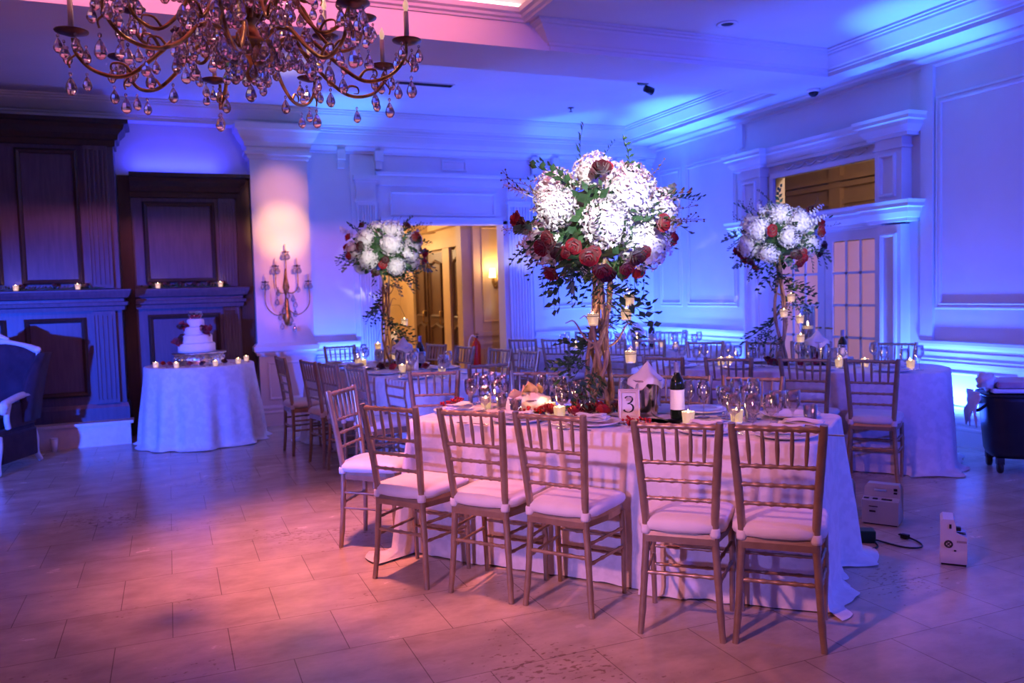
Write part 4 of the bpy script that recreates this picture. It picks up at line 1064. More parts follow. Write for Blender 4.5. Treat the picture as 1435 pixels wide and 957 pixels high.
BEAD = MB().lathe([(0,-.008),(.007,-.003),(.007,.003),(0,.008)], 6, smooth=False).mesh('crystal_bead', M_['crystal'])
PAN = MB().lathe([(0,-.012),(.012,-.012),(.03,-.006),(.060,.004),(.062,.009),(.058,.009),(.025,.0),(.014,.004),(.014,.022),(0,.022)], 20).mesh('drip_pan', DB)
SLV = MB().lathe([(0,.02),(.0105,.02),(.0105,.125),(.006,.128),(0,.128)], 12).mesh('candle_sleeve', M_['candle'])
BLB = MB().lathe([(0,.128),(.007,.13),(.0125,.145),(.010,.162),(.004,.176),(0,.186)], 12).mesh('bulb', M_['bulb'])
qc = random.Random(5); NC = [0]
fringe = MB()
def drop(par, loc, sc=1.0):
    if NC[0] < 98:
        NC[0] += 1; put('crystal_drop', CRY, par, loc, (0,0,qc.uniform(0,3)), sc*.98)
    else:
        m4 = Matrix.Translation(loc) @ Matrix.Scale(sc*.98, 4)
        pm = par.matrix_basis if par != ch else Matrix()
        fringe.add([pm @ m4 @ Vector(v.co) for v in CRY.vertices], [tuple(p_.vertices) for p_ in CRY.polygons], False)
def arm(a, prof, thick, ndrops, sway=.0):
    o = MB()
    P = spline([(r*cos(sway*sin(r*6)), r*sin(sway*sin(r*6)), z) for r, z in prof], 5)
    o.tube(P, [thick*(1.15-.35*i/len(P)) for i in range(len(P))], 8)
    # curled leaf and scroll on the arm
    i = int(len(P)*.55); p_ = P[i]
    o.tube(spline([p_, p_+Vector((.03,0,.035)), p_+Vector((.07,0,.035)), p_+Vector((.075,0,.01)), p_+Vector((.05,0,.005))],4), [thick*.8*(1-.045*k) for k in range(17)], 6)
    o.tube(spline([P[-6], P[-6]+Vector((.03,0,-.03)), P[-6]+Vector((.025,0,-.055))],4), [thick*.5]*9, 5)
    ob = o.build('arm', BZ, ch, rot=(0,0,a)); ob.location = (0,0,0)
    r, z = prof[-1]
    put('drip_pan', PAN, ob, (r,0,z+.012)); put('candle_sleeve', SLV, ob, (r,0,z+.012)); put('bulb', BLB, ob, (r,0,z+.012))
    for k in range(ndrops):
        b = 2*pi*k/ndrops + qc.uniform(-.2,.2); drop(ob, (r+.048*cos(b), .048*sin(b), z-.008-.03*(k % 2)))
    for f_ in (.18,.3,.62,.75): i_ = int(len(P)*f_); drop(ob, (P[i_].x, P[i_].y+qc.uniform(-.02,.02), P[i_].z-.03-qc.uniform(0,.03)))
    drop(ob, (P[-6].x+.025, P[-6].y, P[-6].z-.085), 1.25)
    drop(ob, (P[int(len(P)*.45)].x, P[int(len(P)*.45)].y, P[int(len(P)*.45)].z-.04), 1.15)
    return ob
for k in range(9):
    s = qc.uniform(-.015,.02)
    arm(2*pi*k/9+.2, [(.09,2.43),(.16,2.475),(.26,2.46),(.36,2.37),(.47,2.30+s),(.58,2.315+s),(.645,2.38+s),(.655,2.44+s)], .0085, 6, .05)
for k in range(9):
    arm(2*pi*k/9+.55, [(.05,2.55),(.12,2.64),(.21,2.63),(.28,2.52),(.36,2.45),(.44,2.475),(.475,2.54),(.48,2.585)], .0078, 6, -.05)
for k in range(6):
    arm(2*pi*k/6+.1, [(.04,2.64),(.09,2.76),(.16,2.76),(.20,2.69),(.26,2.67),(.30,2.72),(.305,2.76)], .007, 5)
for k in range(12): a = 2*pi*k/12; drop(ch, (.12*cos(a), .12*sin(a), 2.425), 1.2)
for k in range(8): a = 2*pi*k/8; drop(ch, (.07*cos(a), .07*sin(a), 2.36), 1.1)
for k in range(18): a = 2*pi*k/18; drop(ch, (.18*cos(a), .18*sin(a), 2.56+.05*(k % 3)), 1.1)
for k in range(14): a = k*2.4; r_ = .14+.011*k; drop(ch, (r_*cos(a), r_*sin(a), 2.42+.04*sin(k*1.7)), 1.1)
for k in range(16): a = 2*pi*k/16; drop(ch, (.26*cos(a), .26*sin(a), 2.40+.05*(k % 3)), 1.15)
drop(ch, (0,0,2.295), 1.3)
fo = fringe.build('crystal_fringe', M_['crystal'], ch); fo['kind'] = 'stuff'

# crystal candelabra sconce on the pier
t = thing('crystal_wall_sconce', 'crystal candelabra sconce fixed on the warmly lit pier', 'wall lamp', (1.26,9.80,0))
MB().lathe([(0,1.15),(.03,1.17),(.05,1.25),(.03,1.36),(.015,1.5),(.04,1.6),(.02,1.7),(.008,1.8),(0,1.82)], 14, (0,-.03,0)).build('backplate', BZ, t)
for s, r, zt_ in ((0,.0,2.0),(-1,.12,1.84),(1,.12,1.84),(-1,.24,1.66),(1,.24,1.66)):
    e = Vector((s*r, -.12 if s else -.10, zt_))
    a = MB().tube(spline([(0,-.04,1.35+.2*(r < .2)), (s*r*.5,-.08,1.28+.25*(r < .2)), (s*r,e.y,1.40+.2*(r < .2)), e],5), .006, 7).build('arm', BZ, t)
    put('drip_pan', PAN, a, e, sc=.7); put('candle_sleeve', SLV, a, e+Vector((0,0,-.01)), sc=.8)
    for k in range(4): b = k*pi/2+.4; put('crystal_drop', CRY, a, e+Vector((.035*cos(b), .035*sin(b), -.01)), (0,0,b), 1.2)
for k in range(14): b = k*2.4; put('crystal_drop', CRY, t, (.13*cos(b)*(1-k/30), -.07+.03*sin(b), 1.62-k*.035), (0,0,b), 1.35)

# ================================================================== cake table
TCX, TCY, TCZ = .27, 9.20, .81
def round_cloth(cx, cy, r, zt, seed):
    q = random.Random(seed); n_ = 220; vs = []; lv = [(0,.3),(0,.7),(0,.97)]
    def rp(a): return .5*sin(11*a+1.5*sin(2*a))+.35*sin(17*a+2)+.25*sin(7*a+1)
    for _, k in lv:
        for i in range(n_): a = 2*pi*i/n_; vs.append((r*k*cos(a), r*k*sin(a), zt))
    V = [0,.012,.03,.08,.16,.3,.45,.6,.75,.88,.96,1.0]
    for v in V:
        for i in range(n_):
            a = 2*pi*i/n_; w_ = rp(a); rr = r + .012*min(1,v/.03) + .075*v + .042*w_*min(1,v*1.5)*(1+.4*v) + (.02 if v >= 1 else 0)
            vs.append((rr*cos(a), rr*sin(a), zt*(1-v) + (.012*(1+w_) if v >= 1 else 0) if v > .03 else zt-.012*(v/.03)**2))
    for i in range(n_): a = 2*pi*i/n_; w_ = rp(a+.05); rr = r+.14+.05*w_; vs.append((rr*cos(a), rr*sin(a), .004+.008*abs(w_)))
    L_ = len(lv)+len(V)+1
    o = MB().add(vs, [(a*n_+i,a*n_+(i+1)%n_,(a+1)*n_+(i+1)%n_,(a+1)*n_+i) for a in range(L_-1) for i in range(n_)] + [tuple(range(n_))]).build('tablecloth', M_['cloth'])
    o.location = (cx,cy,0); return tag(o, 'ivory damask cloth on the small round cake table', 'tablecloth')
round_cloth(TCX, TCY, .53, TCZ, 4)
zt = TCZ+.001
t = thing('cake_stand', 'round engraved silver cake stand under the wedding cake', 'cake stand', (TCX,TCY,zt))
MB().lathe([(0,0),(.26,0),(.265,.01),(.245,.02),(.24,.10),(.255,.108),(.27,.115),(.27,.125),(0,.128)], 40).build('plinth', vary(mat('engraved silver band', rough=.3, metal=1), (.45,.40,.36), (.85,.80,.75), 28, bump=.8, bscale=30), t)
m = MB()
for k in range(40): a = 2*pi*k/40; m.ball((.244*cos(a), .244*sin(a), .06+.02*(k % 2)), .014, 1)
m.build('embossed_band', M_['silver'], t)
t = thing('wedding_cake', 'white tiered wedding cake with red roses', 'cake', (TCX-.02,TCY,zt+.128))
for r, z0, h in ((.185,0,.095),(.158,.095,.088),(.120,.183,.080),(.085,.263,.082)):
    MB().lathe([(0,z0),(r,z0),(r+.003,z0+.01),(r,z0+.02),(r,z0+h-.012),(r-.012,z0+h),(0,z0+h)], 40).build('cake_tier', M_['frosting'], t)
def cluster(cx, cz, cy, n_, seed):
    q = random.Random(seed)
    for k in range(n_):
        d = Vector((q.uniform(-1,1), q.uniform(-1,-.2), q.uniform(-1,1))).normalized()
        put('rose', (ROSE+DROSE)[k % 4], t, (cx+q.uniform(-.05,.05), cy+q.uniform(-.02,.02), cz+q.uniform(-.03,.03)), aimz(d), 1.15)
cluster(-.165,.13,-.07,6,1); cluster(-.10,.285,-.035,5,2); cluster(.095,.22,-.10,6,3)
m = MB()
for k in range(9):
    a = k*.7; m.tube(spline([(.05*cos(a),.05*sin(a),.345),(.07*cos(a+.5),.03*sin(a),.39),(.06*cos(a+1.5),.05*sin(a+1),.42),(.03*cos(a+2),.04*sin(a),.40)],4), .004, 5)
m.build('cake_topper', M_['silver'], t)
for k in range(3): put('rose', ROSE[0], t, (-.03+.03*k,-.02,.368), (0,0,k), .8)
for a in (3.6, 4.2, 5.0, 5.6, .05): votive('cake', TCX+.47*cos(a), TCY+.47*sin(a), zt, .8)
for a, r in ((4.4,.33),(4.75,.36),(5.1,.34),(4.0,.36),(3.7,.34),(5.4,.36),(3.3,.36)): rose('cake', TCX+r*cos(a), TCY+r*sin(a), a > 4.5, zt, .9)
m = MB(); qp = random.Random(3)
for k in range(70):
    a = qp.uniform(3.0,6.4); r = qp.uniform(.30,.51); c_ = Vector((TCX+r*cos(a), TCY+r*sin(a), zt+.002)); b = qp.uniform(0,6); u_ = Vector((cos(b),sin(b),.2))*.013; v_ = Vector((-sin(b),cos(b),.1))*.010
    m.add([c_-u_, c_+v_+Vector((0,0,.004)), c_+u_, c_-v_+Vector((0,0,.003))], [(0,1,2,3)])
o = m.build('rose_petals', M_['rose']); tag(o, 'red rose petals scattered over the cake table', 'rose petals', kind='stuff')

# mantel candles and garlands on the built-ins
for i, (x, y, n_) in enumerate(((-1.40,9.482,'m'),(-.85,9.482,'m'),(-2.1,9.482,'m'),(-.1,9.835,'n'),(.55,9.835,'n'))): votive(n_, x, y, 1.621, .8)
for (x0, x1, y, lab) in ((-2.4,-.62,9.54,'dark leafy garland lying along the mantel of the tall left built-in'),(-.26,.66,9.888,'dark leafy garland lying along the mantel behind the cake')):
    m = MB(); q = random.Random(int(x1*50)); P = [Vector((x0+(x1-x0)*i/30, y-.0+.008*sin(i), 1.632+.006*sin(i*1.3))) for i in range(31)]
    m.tube(P, .006, 5)
    for k in range(130):
        p_ = P[q.randrange(30)].copy(); p_.x += q.uniform(-.03,.03); d = Vector((q.uniform(-1,1), q.uniform(-.5,.35), q.uniform(.1,.7))).normalized(); w_ = d.cross(Vector((0,0,1))).normalized()
        m.add([p_, p_+d*.025+w_*.009, p_+d*.05, p_+d*.025-w_*.009], [(0,1,2,3)])
    t = thing('mantel_garland', lab, 'garland', (0,0,0)); m.build('leaves', M_['leaf'], t)
    for k in range(6): put('rose', DROSE[k % 2], t, (x0+(x1-x0)*(k+.5)/6, y, 1.668), (q.uniform(-.8,0),0,k), .8)

# ================================================================== throne armchair at the left edge
t = thing('throne_armchair', 'tufted purple wing armchair with carved white frame at the left edge', 'armchair', (-1.62,8.62,0), R(-22))
VL, WWD = M_['velvet'], M_['whitewood']
# back (chair faces -y in its own frame)
nx, nz = 17, 15; vs = []
def backtop(u): return 1.06+.07*cos(u*pi*.5)**.8 - .02*abs(u)
for s in (0, 1):
    for i in range(nx):
        u = -1+2*i/(nx-1)
        for j in range(nz):
            v = j/(nz-1); z = .42 + (backtop(u)-.42)*v; wd = .30+.10*v
            tuft = .018*(abs(sin(u*6.5+ (pi/2)*round(v*6)))*abs(sin(v*9))) if s == 0 else 0
            curve = -.05*u*u
            vs.append((u*wd, .25+.11*v+curve - (.055+tuft if s == 0 else -.04), z))
o_ = nx*nz; fs = []
for s in (0,1):
    for i in range(nx-1):
        for j in range(nz-1):
            q_ = [s*o_+i*nz+j, s*o_+(i+1)*nz+j, s*o_+(i+1)*nz+j+1, s*o_+i*nz+j+1]; fs.append(tuple(q_ if not s else q_[::-1]))
ring = [i*nz for i in range(nx)] + [(nx-1)*nz+j for j in range(1,nz)] + [i*nz+nz-1 for i in range(nx-2,-1,-1)] + [j for j in range(nz-2,0,-1)]
for a, b in zip(ring, ring[1:]+ring[:1]): fs.append((a, a+o_, b+o_, b))
MB().add(vs, fs).build('tufted_back', VL, t)
m = MB()
for i in range(4):
    for j in range(4): m.ball((-.24+.16*i+(.08 if j % 2 else 0), .245+.035*j, .55+.14*j), .012, 1)
m.build('tuft_buttons', VL, t)
cr = [(u*(.40), .32-.05*u*u, backtop(u)+.015) for u in [-1+i*.125 for i in range(17)]]
m = MB().tube(cr, [.022+.012*cos(i*pi/8-pi)**2 for i in range(17)], 10)
m.tube(spline([(-.12,.31,1.16),(-.05,.30,1.19),(0,.30,1.215),(.05,.30,1.19),(.12,.31,1.16)],4), [.016+.012*sin(pi*i/16) for i in range(17)], 8); m.ball((0,.29,1.20), .03, 2)
for s in (-1,1): m.ball((s*.40,.27,1.06), .035, 2); m.tube(spline([(s*.40,.27,1.05),(s*.385,.27,.9),(s*.35,.26,.7),(s*.32,.24,.45)],4), .02, 8)
m.build('carved_crest', WWD, t)
for s in (-1, 1):
    # wings
    w_ = MB(); P = [(.44,1.0,.20),(.55,.95,.06),(.66,.80,.0),(.60,.62,-.06),(.44,.44,-.02)]
    vs = []
    for k, (zz, top_, yy) in enumerate([(.42,0,.02),(.62,0,.02),(.78,0,.05),(.92,0,.12),(1.03,0,.22)]):
        for xo in (.33+.10*k/4, .375+.10*k/4):
            vs += [(s*xo, yy, zz), (s*xo, .30+.02*k, zz)]
    fs = []
    for k in range(4):
        a = k*4; b = a+4; fs += [(a,b,b+1,a+1),(a+2,a+3,b+3,b+2),(a,a+2,b+2,b),(a+1,b+1,b+3,a+3)]
    fs += [(0,1,3,2),(16,18,19,17)]
    w_.add(vs, fs); w_.build('wing', VL, t)
    m = MB().tube(spline([(s*.37,.20,.66),(s*.385,.0,.67),(s*.39,-.20,.64),(s*.39,-.28,.62),(s*.39,-.30,.57),(s*.39,-.26,.56)],5), [.030]*20+[.034]*3+[.030]*3, 10)
    m.tube(spline([(s*.39,-.20,.62),(s*.375,-.22,.50),(s*.36,-.18,.40)],5), .024, 8); m.ball((s*.39,-.28,.60), .042, 2)
    m.build('armrest', WWD, t)
    MB().bbox((s*.355,.03,.50),(.03,.42,.22), .012).build('side_panel', VL, t)
    MB().tube(spline([(s*.33,-.30,.33),(s*.36,-.34,.24),(s*.345,-.33,.12),(s*.36,-.36,.05),(s*.365,-.39,.02)],5), [.042,.042,.04,.04,.038,.036,.033,.03,.028,.026,.024,.022,.022,.022,.023,.025,.027,.03,.03,.026,.02], 10).build('leg', WWD, t)
    MB().tube(spline([(s*.30,.28,.33),(s*.31,.31,.22),(s*.30,.33,.10),(s*.31,.38,.015)],5), [.036-.001*i for i in range(16)], 10).build('leg', WWD, t)
MB().bbox((0,-.03,.34),(.68,.60,.10), .02).build('seat_rail', VL, t)
MB().bbox((0,.0,.22),(.70,.56,.26), .02).build('upholstered_skirt', VL, t)
MB().bbox((0,-.05,.44),(.62,.56,.12), .04).build('seat_cushion', VL, t)
MB().tube(spline([(-.34,-.335,.33),(-.17,-.35,.29),(0,-.35,.32),(.17,-.35,.29),(.34,-.335,.33)],4), .022, 8).build('carved_apron', WWD, t)
t = thing('paper_cup', 'small white cup on the floor before the wooden step', 'cup', (-1.13,9.32,0))
MB().lathe([(0,0),(.025,0),(.034,.13),(.031,.13),(.023,.006),(0,.006)], 18).build('cup', M_['plate'], t); MB().lathe([(.034,.128),(.036,.132),(.034,.136),(.031,.13)], 18).build('rim', M_['plate'], t)

# ================================================================== floor equipment at right
WP = M_['whiteplastic']
def uplight(x, y, deg, label, w_, d, h, mark):
    t = thing('battery_uplight', label, 'stage light', (x,y,0), R(deg))
    k = h*.64
    # stepped body: tall back part, lower front shelf
    MB().add([(-w_/2,-d/2,.008),(w_/2,-d/2,.008),(w_/2,d/2,.008),(-w_/2,d/2,.008),(-w_/2,-d/2,k),(w_/2,-d/2,k),(-w_/2,-d*.15,k+.012),(w_/2,-d*.15,k+.012),(-w_/2,-d*.02,h-.02),(w_/2,-d*.02,h-.02),(-w_/2+.015,d*.06,h),(w_/2-.015,d*.06,h),(-w_/2+.015,d*.44,h),(w_/2-.015,d*.44,h),(-w_/2,d/2,h-.03),(w_/2,d/2,h-.03)],
        [(3,2,1,0),(0,1,5,4),(4,5,7,6),(6,7,9,8),(8,9,11,10),(10,11,13,12),(12,13,15,14),(14,15,2,3),(0,4,6,8,10,12,14,3),(1,2,15,13,11,9,7,5)], False).build('housing', WP, t)
    MB().box((0,0,.005),(w_*.92,d*.9,.010)).build('base_pad', M_['blackplastic'], t)
    return t, k
def marks(t, lst):
    m = MB()
    for x, y, z, a, b in lst: m.box((x,y,z),(a,.002,b))
    m.build('printed_marks', M_['ink'], t)
t, k = uplight(3.98, 3.72, -57, 'white box-shaped uplight with two black sockets on the floor by the table', .205, .17, .232, 0)
marks(t, [(-.04,-.0965,.085,.035,.010),(-.035,-.0965,.115,.05,.005)])
m = MB()
for z in (.185,.208): m.box((.075,-.012,z),(.020,.008,.014))
for x in (-.08,-.03,.02,.05): m.box((x,-.06,k+.008),(.028,.02,.004))
m.build('sockets', M_['blackplastic'], t)
MB().box((-.01,-.012,.200),(.07,.006,.012)).build('nameplate', M_['silver'], t)
t, k = uplight(3.87, 3.99, -57, 'white uplight half hidden behind the hanging tablecloth', .20, .19, .22, 0)
marks(t, [(0,-.0965,.10,.05,.006),(.02,-.0965,.08,.03,.006)])
t = thing('battery_uplight', 'white uplight standing alone on the right floor with a round vent', 'stage light', (3.725,3.02,0), R(-49))
w_, d_, h_ = .122, .15, .24
sec = [(-w_/2,.010),(w_/2,.010),(w_/2,.150),(.012,.172),(.008,.215),(0,h_),(-w_/2+.012,h_),(-w_/2,h_-.012)]
n8 = len(sec)
MB().add([(x,-d_/2,z) for x, z in sec]+[(x,d_/2,z) for x, z in sec], [tuple(range(n8)), tuple(range(n8,2*n8))[::-1]]+[(i,n8+i,n8+(i+1)%n8,(i+1)%n8) for i in range(n8)], False).build('housing', WP, t)
MB().box((0,0,.006),(w_*.94,d_*.94,.012)).build('base_pad', M_['blackplastic'], t)
m = MB().tube([(-.024+.0165*cos(i*pi/8), -d_/2-.001, .112+.0165*sin(i*pi/8)) for i in range(17)], .004, 6)
for a in (.78,2.36): m.tube([(-.024-.014*cos(a),-d_/2-.001,.112-.014*sin(a)),(-.024+.014*cos(a),-d_/2-.001,.112+.014*sin(a))], .0022, 5)
m.box((.006,-d_/2-.001,.080),(.010,.003,.007)); m.build('round_vent', M_['blackplastic'], t)
m = MB().bbox((.022,-.03,.185),(.024,.03,.020), .004).box((.026,-.05,.1685),(.034,.012,.006)).box((.045,-.03,.162),(.02,.03,.005)).box((-.016,-d_/2-.001,.205),(.010,.003,.022)); m.build('switches', M_['blackplastic'], t)
MB().box((.036,-d_/2-.0006,.128),(.045,.002,.010)).build('printed_strip', M_['silver'], t)
t = thing('power_adapter_box', 'dark green power box with black cord on the floor', 'power adapter', (3.57,3.50,0), R(-35))
MB().bbox((0,0,.035),(.16,.085,.07), .008).build('box', M_['greenplastic'], t); MB().box((-.05,-.0435,.035),(.018,.002,.03)).build('outlet', M_['label'], t)
t = thing('extension_lead', 'thin black cord with plug curling from the green power box', 'cord', (0,0,0))
P = spline([(3.43,3.43,.006),(3.46,3.39,.006),(3.50,3.35,.006),(3.57,3.37,.006),(3.625,3.45,.012),(3.66,3.40,.006),(3.67,3.33,.006),(3.70,3.27,.006),(3.76,3.25,.006),(3.81,3.29,.006),(3.835,3.35,.006),(3.83,3.39,.012)],6)
MB().tube(P, .0048, 8).build('cable', M_['blackplastic'], t)
MB().bbox((3.82,3.41,.016),(.03,.045,.026), .005, R(15)).box((3.812,3.44,.018),(.003,.018,.008)).box((3.826,3.443,.018),(.003,.018,.008)).build('plug', M_['blackplastic'], t)
# black rolling bin with towels
t = thing('rolling_bin', 'black rolling bin with folded towels at the right edge', 'bin', (5.98,4.24,0), R(-38))
w_, d_ = .60, .46
bm_ = MB(); vs = []
for z, s, r in ((.12,.80,.06),(.16,.86,.07),(.55,.98,.07),(.60,1.0,.07)):
    for k in range(24):
        a = 2*pi*k/24; e = 4.0
        c_, s_ = cos(a), sin(a)
        vs.append((s*w_/2*math.copysign(abs(c_)**(2/e), c_), s*d_/2*math.copysign(abs(s_)**(2/e), s_), z))
bm_.add(vs, [(a*24+i,a*24+(i+1)%24,(a+1)*24+(i+1)%24,(a+1)*24+i) for a in range(3) for i in range(24)] + [tuple(range(24))[::-1], tuple(range(72,96))])
bm_.build('body', M_['blackplastic'], t)
rim = MB().tube([(w_/2*1.01*math.copysign(abs(cos(a))**.5, cos(a)), d_/2*1.01*math.copysign(abs(sin(a))**.5, sin(a)), .595) for a in [2*pi*i/24+.001 for i in range(25)]], .012, 6); rim.build('rim', M_['blackplastic'], t)
for sx_ in (-1,1):
    for sy_ in (-1,1):
        c_ = MB().lathe([(0,-.016),(.04,-.016),(.045,-.008),(.045,.008),(.04,.016),(0,.016)], 18, (sx_*.20,sy_*.14,.047), m=Matrix.Rotation(pi/2,3,'Y')); c_.box((sx_*.20,sy_*.14,.095),(.05,.05,.05)); c_.build('caster', M_['blackplastic'], t)
MB().tube(spline([(-.28,-.10,.52),(-.34,-.08,.47),(-.34,.08,.47),(-.28,.10,.52)],5), .012, 8).build('handle', M_['blackplastic'], t)
BX, BY = 5.98, 4.24
def on_bin(lx, ly): a = R(-38); return BX+lx*cos(a)-ly*sin(a), BY+lx*sin(a)+ly*cos(a)
o = MB().bbox((0,0,.02),(.56,.42,.032), .012).build('folded_towel', M_['napkin']); o.location = (*on_bin(.01,0), .612); o.rotation_euler = (0,0,R(-38)); tag(o, 'pale folded towel lowest on the black bin', 'towel')
o = MB().bbox((0,0,.025),(.52,.40,.046), .018).build('folded_towel', M_['tassel']); o.location = (*on_bin(.02,0), .650); o.rotation_euler = (0,0,R(-36)); tag(o, 'dusty pink folded towel on top of the black bin', 'towel')
o = MB().bbox((0,0,.02),(.22,.14,.035), .014).build('folded_jacket', M_['blackplastic']); o.location = (*on_bin(.12,-.02), .699); o.rotation_euler = (0,0,.2); tag(o, 'black bundle resting on the pink towel', 'cloth')
q = random.Random(2); m = MB(); m.ball((0,0,0), .07, 3, (1,.9,.9), .28, q); o = m.build('crumpled_napkin', M_['napkin']); o.location = (*on_bin(-.30,-.14), .70); tag(o, 'crumpled white napkin on the near corner of the bin', 'napkin')
q = random.Random(8); vs = []; n_ = 9
for i in range(n_):
    for j in range(8): vs.append((-.365-.02*(j/7)+.015*sin(i*1.3+j), -.20+.035*i, .62-.28*(j/7)*(.7+.3*sin(i*2))))
o = MB().add(vs, [(i*8+j,(i+1)*8+j,(i+1)*8+j+1,i*8+j+1) for i in range(n_-1) for j in range(7)]).build('hanging_napkin', M_['napkin']); o.location = (BX,BY,0); o.rotation_euler = (0,0,R(-38)); tag(o, 'white napkin hanging over the left side of the black bin', 'napkin')
sol = o.modifiers.new('thick', 'SOLIDIFY'); sol.thickness = .006

# ================================================================== ceiling fittings
def downlight(x, y, z, label, lit=False):
    t = thing('downlight', label, 'ceiling light', (x,y,z))
    MB().lathe([(.055,0),(.085,0),(.09,-.006),(.085,-.012),(.06,-.012),(.052,-.004)], 28).build('trim_ring', M_['ceil'], t)
    MB().lathe([(0,-.003),(.052,-.003),(.05,-.006),(0,-.006)], 24).build('lens', M_['lamp_on'] if lit else M_['ink'], t)
downlight(4.40,5.72,ZC, 'round recessed downlight in the ceiling at upper right')
downlight(1.00,8.05,ZC, 'lit recessed downlight behind the chandelier', True)
def sprinkler(x, y, z, label):
    t = thing('sprinkler_head', label, 'sprinkler', (x,y,z))
    MB().lathe([(.0,-.006),(.035,-.006),(.04,0),(0,0)], 18).build('escutcheon', M_['darkbronze'], t); MB().lathe([(0,-.05),(.022,-.05),(.022,-.046),(.006,-.044),(.008,-.006),(0,-.006)], 12).build('nozzle', M_['darkbronze'], t)
sprinkler(4.55,8.9,ZC, 'small dark sprinkler head in the back coffer above the flowers'); sprinkler(-.55,7.35,ZC, 'small dark sprinkler head left of the chandelier'); 
t = thing('ceiling_spotlight', 'dark swivel spotlight below the beam at upper centre', 'ceiling light', (4.75,7.6,ZC))
MB().lathe([(0,-.02),(.06,-.02),(.065,0),(0,0)], 18).build('mount', M_['blackplastic'], t); MB().lathe([(0,0),(.035,0),(.04,.10),(.0,.10)], 16, (.02,0,-.06), m=Matrix.Rotation(1.9,3,'Y')).build('lamp_head', M_['blackplastic'], t)
t = thing('security_camera', 'small dome security camera under the right soffit', 'security camera', (6.15,6.62,ZS))
MB().lathe([(0,-.03),(.06,-.03),(.065,0),(0,0)], 20).build('mount', M_['plate'], t); MB().lathe([(0,-.075),(.025,-.07),(.045,-.05),(.048,-.03),(0,-.03)], 20).build('dome', M_['ink'], t)
t = thing('ceiling_vent', 'dark slotted air vent in the back coffer ceiling', 'vent', (2.55,8.3,ZC))
MB().span((-.32,-.05,-.008),(.32,.05,0)).build('grille_frame', M_['ceil'], t); m = MB()
for k in range(5): m.box((0,-.036+.018*k,-.011),(.60,.007,.006))
m.build('slats', M_['ink'], t)
# ================================================================== keep the tableware apart
RAD = {'goblet': .041, 'wine': .040, 'tumbler': .039, 'votive': .037, 'rose': .048, 'plate': .155, 'napkin': .10, 'fork': .03, 'knife': .03}
FIXR = {'ice bucket': .118, 'bottle': .042, 'table number': .075, 'candle holder': .036, 'basket': .155, 'flower arrangement': .095, 'vase': .068, 'berry sprig': .055}
for tb, T in (('t3',T3),('tr',TR),('t1',T1),('t2',T2)):
    mi = (Matrix.Translation(T.c) @ Matrix.Rotation(T.a, 4, 'Z')).inverted()
    items = []
    for o in COL.objects:
        c_ = o.get('category')
        if o.parent is None and c_ in FIXR and abs(o.location.z-Z) < .02:
            l_ = mi @ o.location
            if abs(l_.x) < T.hl and abs(l_.y) < T.hw: items.append([o, l_.x, l_.y, FIXR[c_], 0.0])
    for (kind, tb2), objs in REG.items():
        if tb2 != tb: continue
        for o in objs:
            if o.name in ONPLATE: continue
            l_ = mi @ o.location; items.append([o, l_.x, l_.y, RAD[kind], .25 if kind == 'plate' else 0.0 if kind in ('fork','knife') else 1.0])
    on = [o for (kind, tb2), objs in REG.items() if tb2 == tb for o in objs if o.name in ONPLATE]
    seat = {o.name: min((it for it in items if it[3] == .155 and it[4] == .25), key=lambda it: (it[0].location-o.location).length) for o in on}
    for _ in range(160):
        for i in range(len(items)):
            for j in range(i):
                a, b = items[i], items[j]
                if a[4]+b[4] == 0: continue
                dx, dy = a[1]-b[1], a[2]-b[2]; d = math.hypot(dx, dy); need = a[3]+b[3]+.004
                if d < need:
                    if d < 1e-4: dx, dy, d = .01, .003*(i-j), .0105
                    k = (need-d)*.6/(a[4]+b[4])/d
                    a[1] += dx*k*a[4]; a[2] += dy*k*a[4]; b[1] -= dx*k*b[4]; b[2] -= dy*k*b[4]
        for a in items:
            if a[4]: m_ = min(a[3], .13)+.012; a[1] = max(-T.hl+m_, min(T.hl-m_, a[1])); a[2] = max(-T.hw+m_, min(T.hw-m_, a[2]))
    for a in items:
        if a[4]: p = T.p(a[1], a[2]); a[0].location.x = p.x; a[0].location.y = p.y
    for o in on: o.location.x = seat[o.name][0].location.x; o.location.y = seat[o.name][0].location.y
# ================================================================== lights
def lamp(kind, name, loc, target=None, power=100, col=(1,1,1), size=.1, spot=None, blend=.3, size_y=None):
    l = bpy.data.lights.new(name, kind); l.energy = power; l.color = col
    if kind == 'AREA':
        l.size = size
        if size_y: l.shape = 'RECTANGLE'; l.size_y = size_y
    else: l.shadow_soft_size = size
    if kind == 'SPOT': l.spot_size = R(spot); l.spot_blend = blend
    o = bpy.data.objects.new(name, l); COL.objects.link(o); o.location = loc
    if target is not None: o.rotation_euler = (Vector(target)-Vector(loc)).to_track_quat('-Z', 'Y').to_euler()
    return o
BLUE = (.025,.055,1.0); CYAN = (.03,.095,1.0); WARM = (1.0,.58,.36)
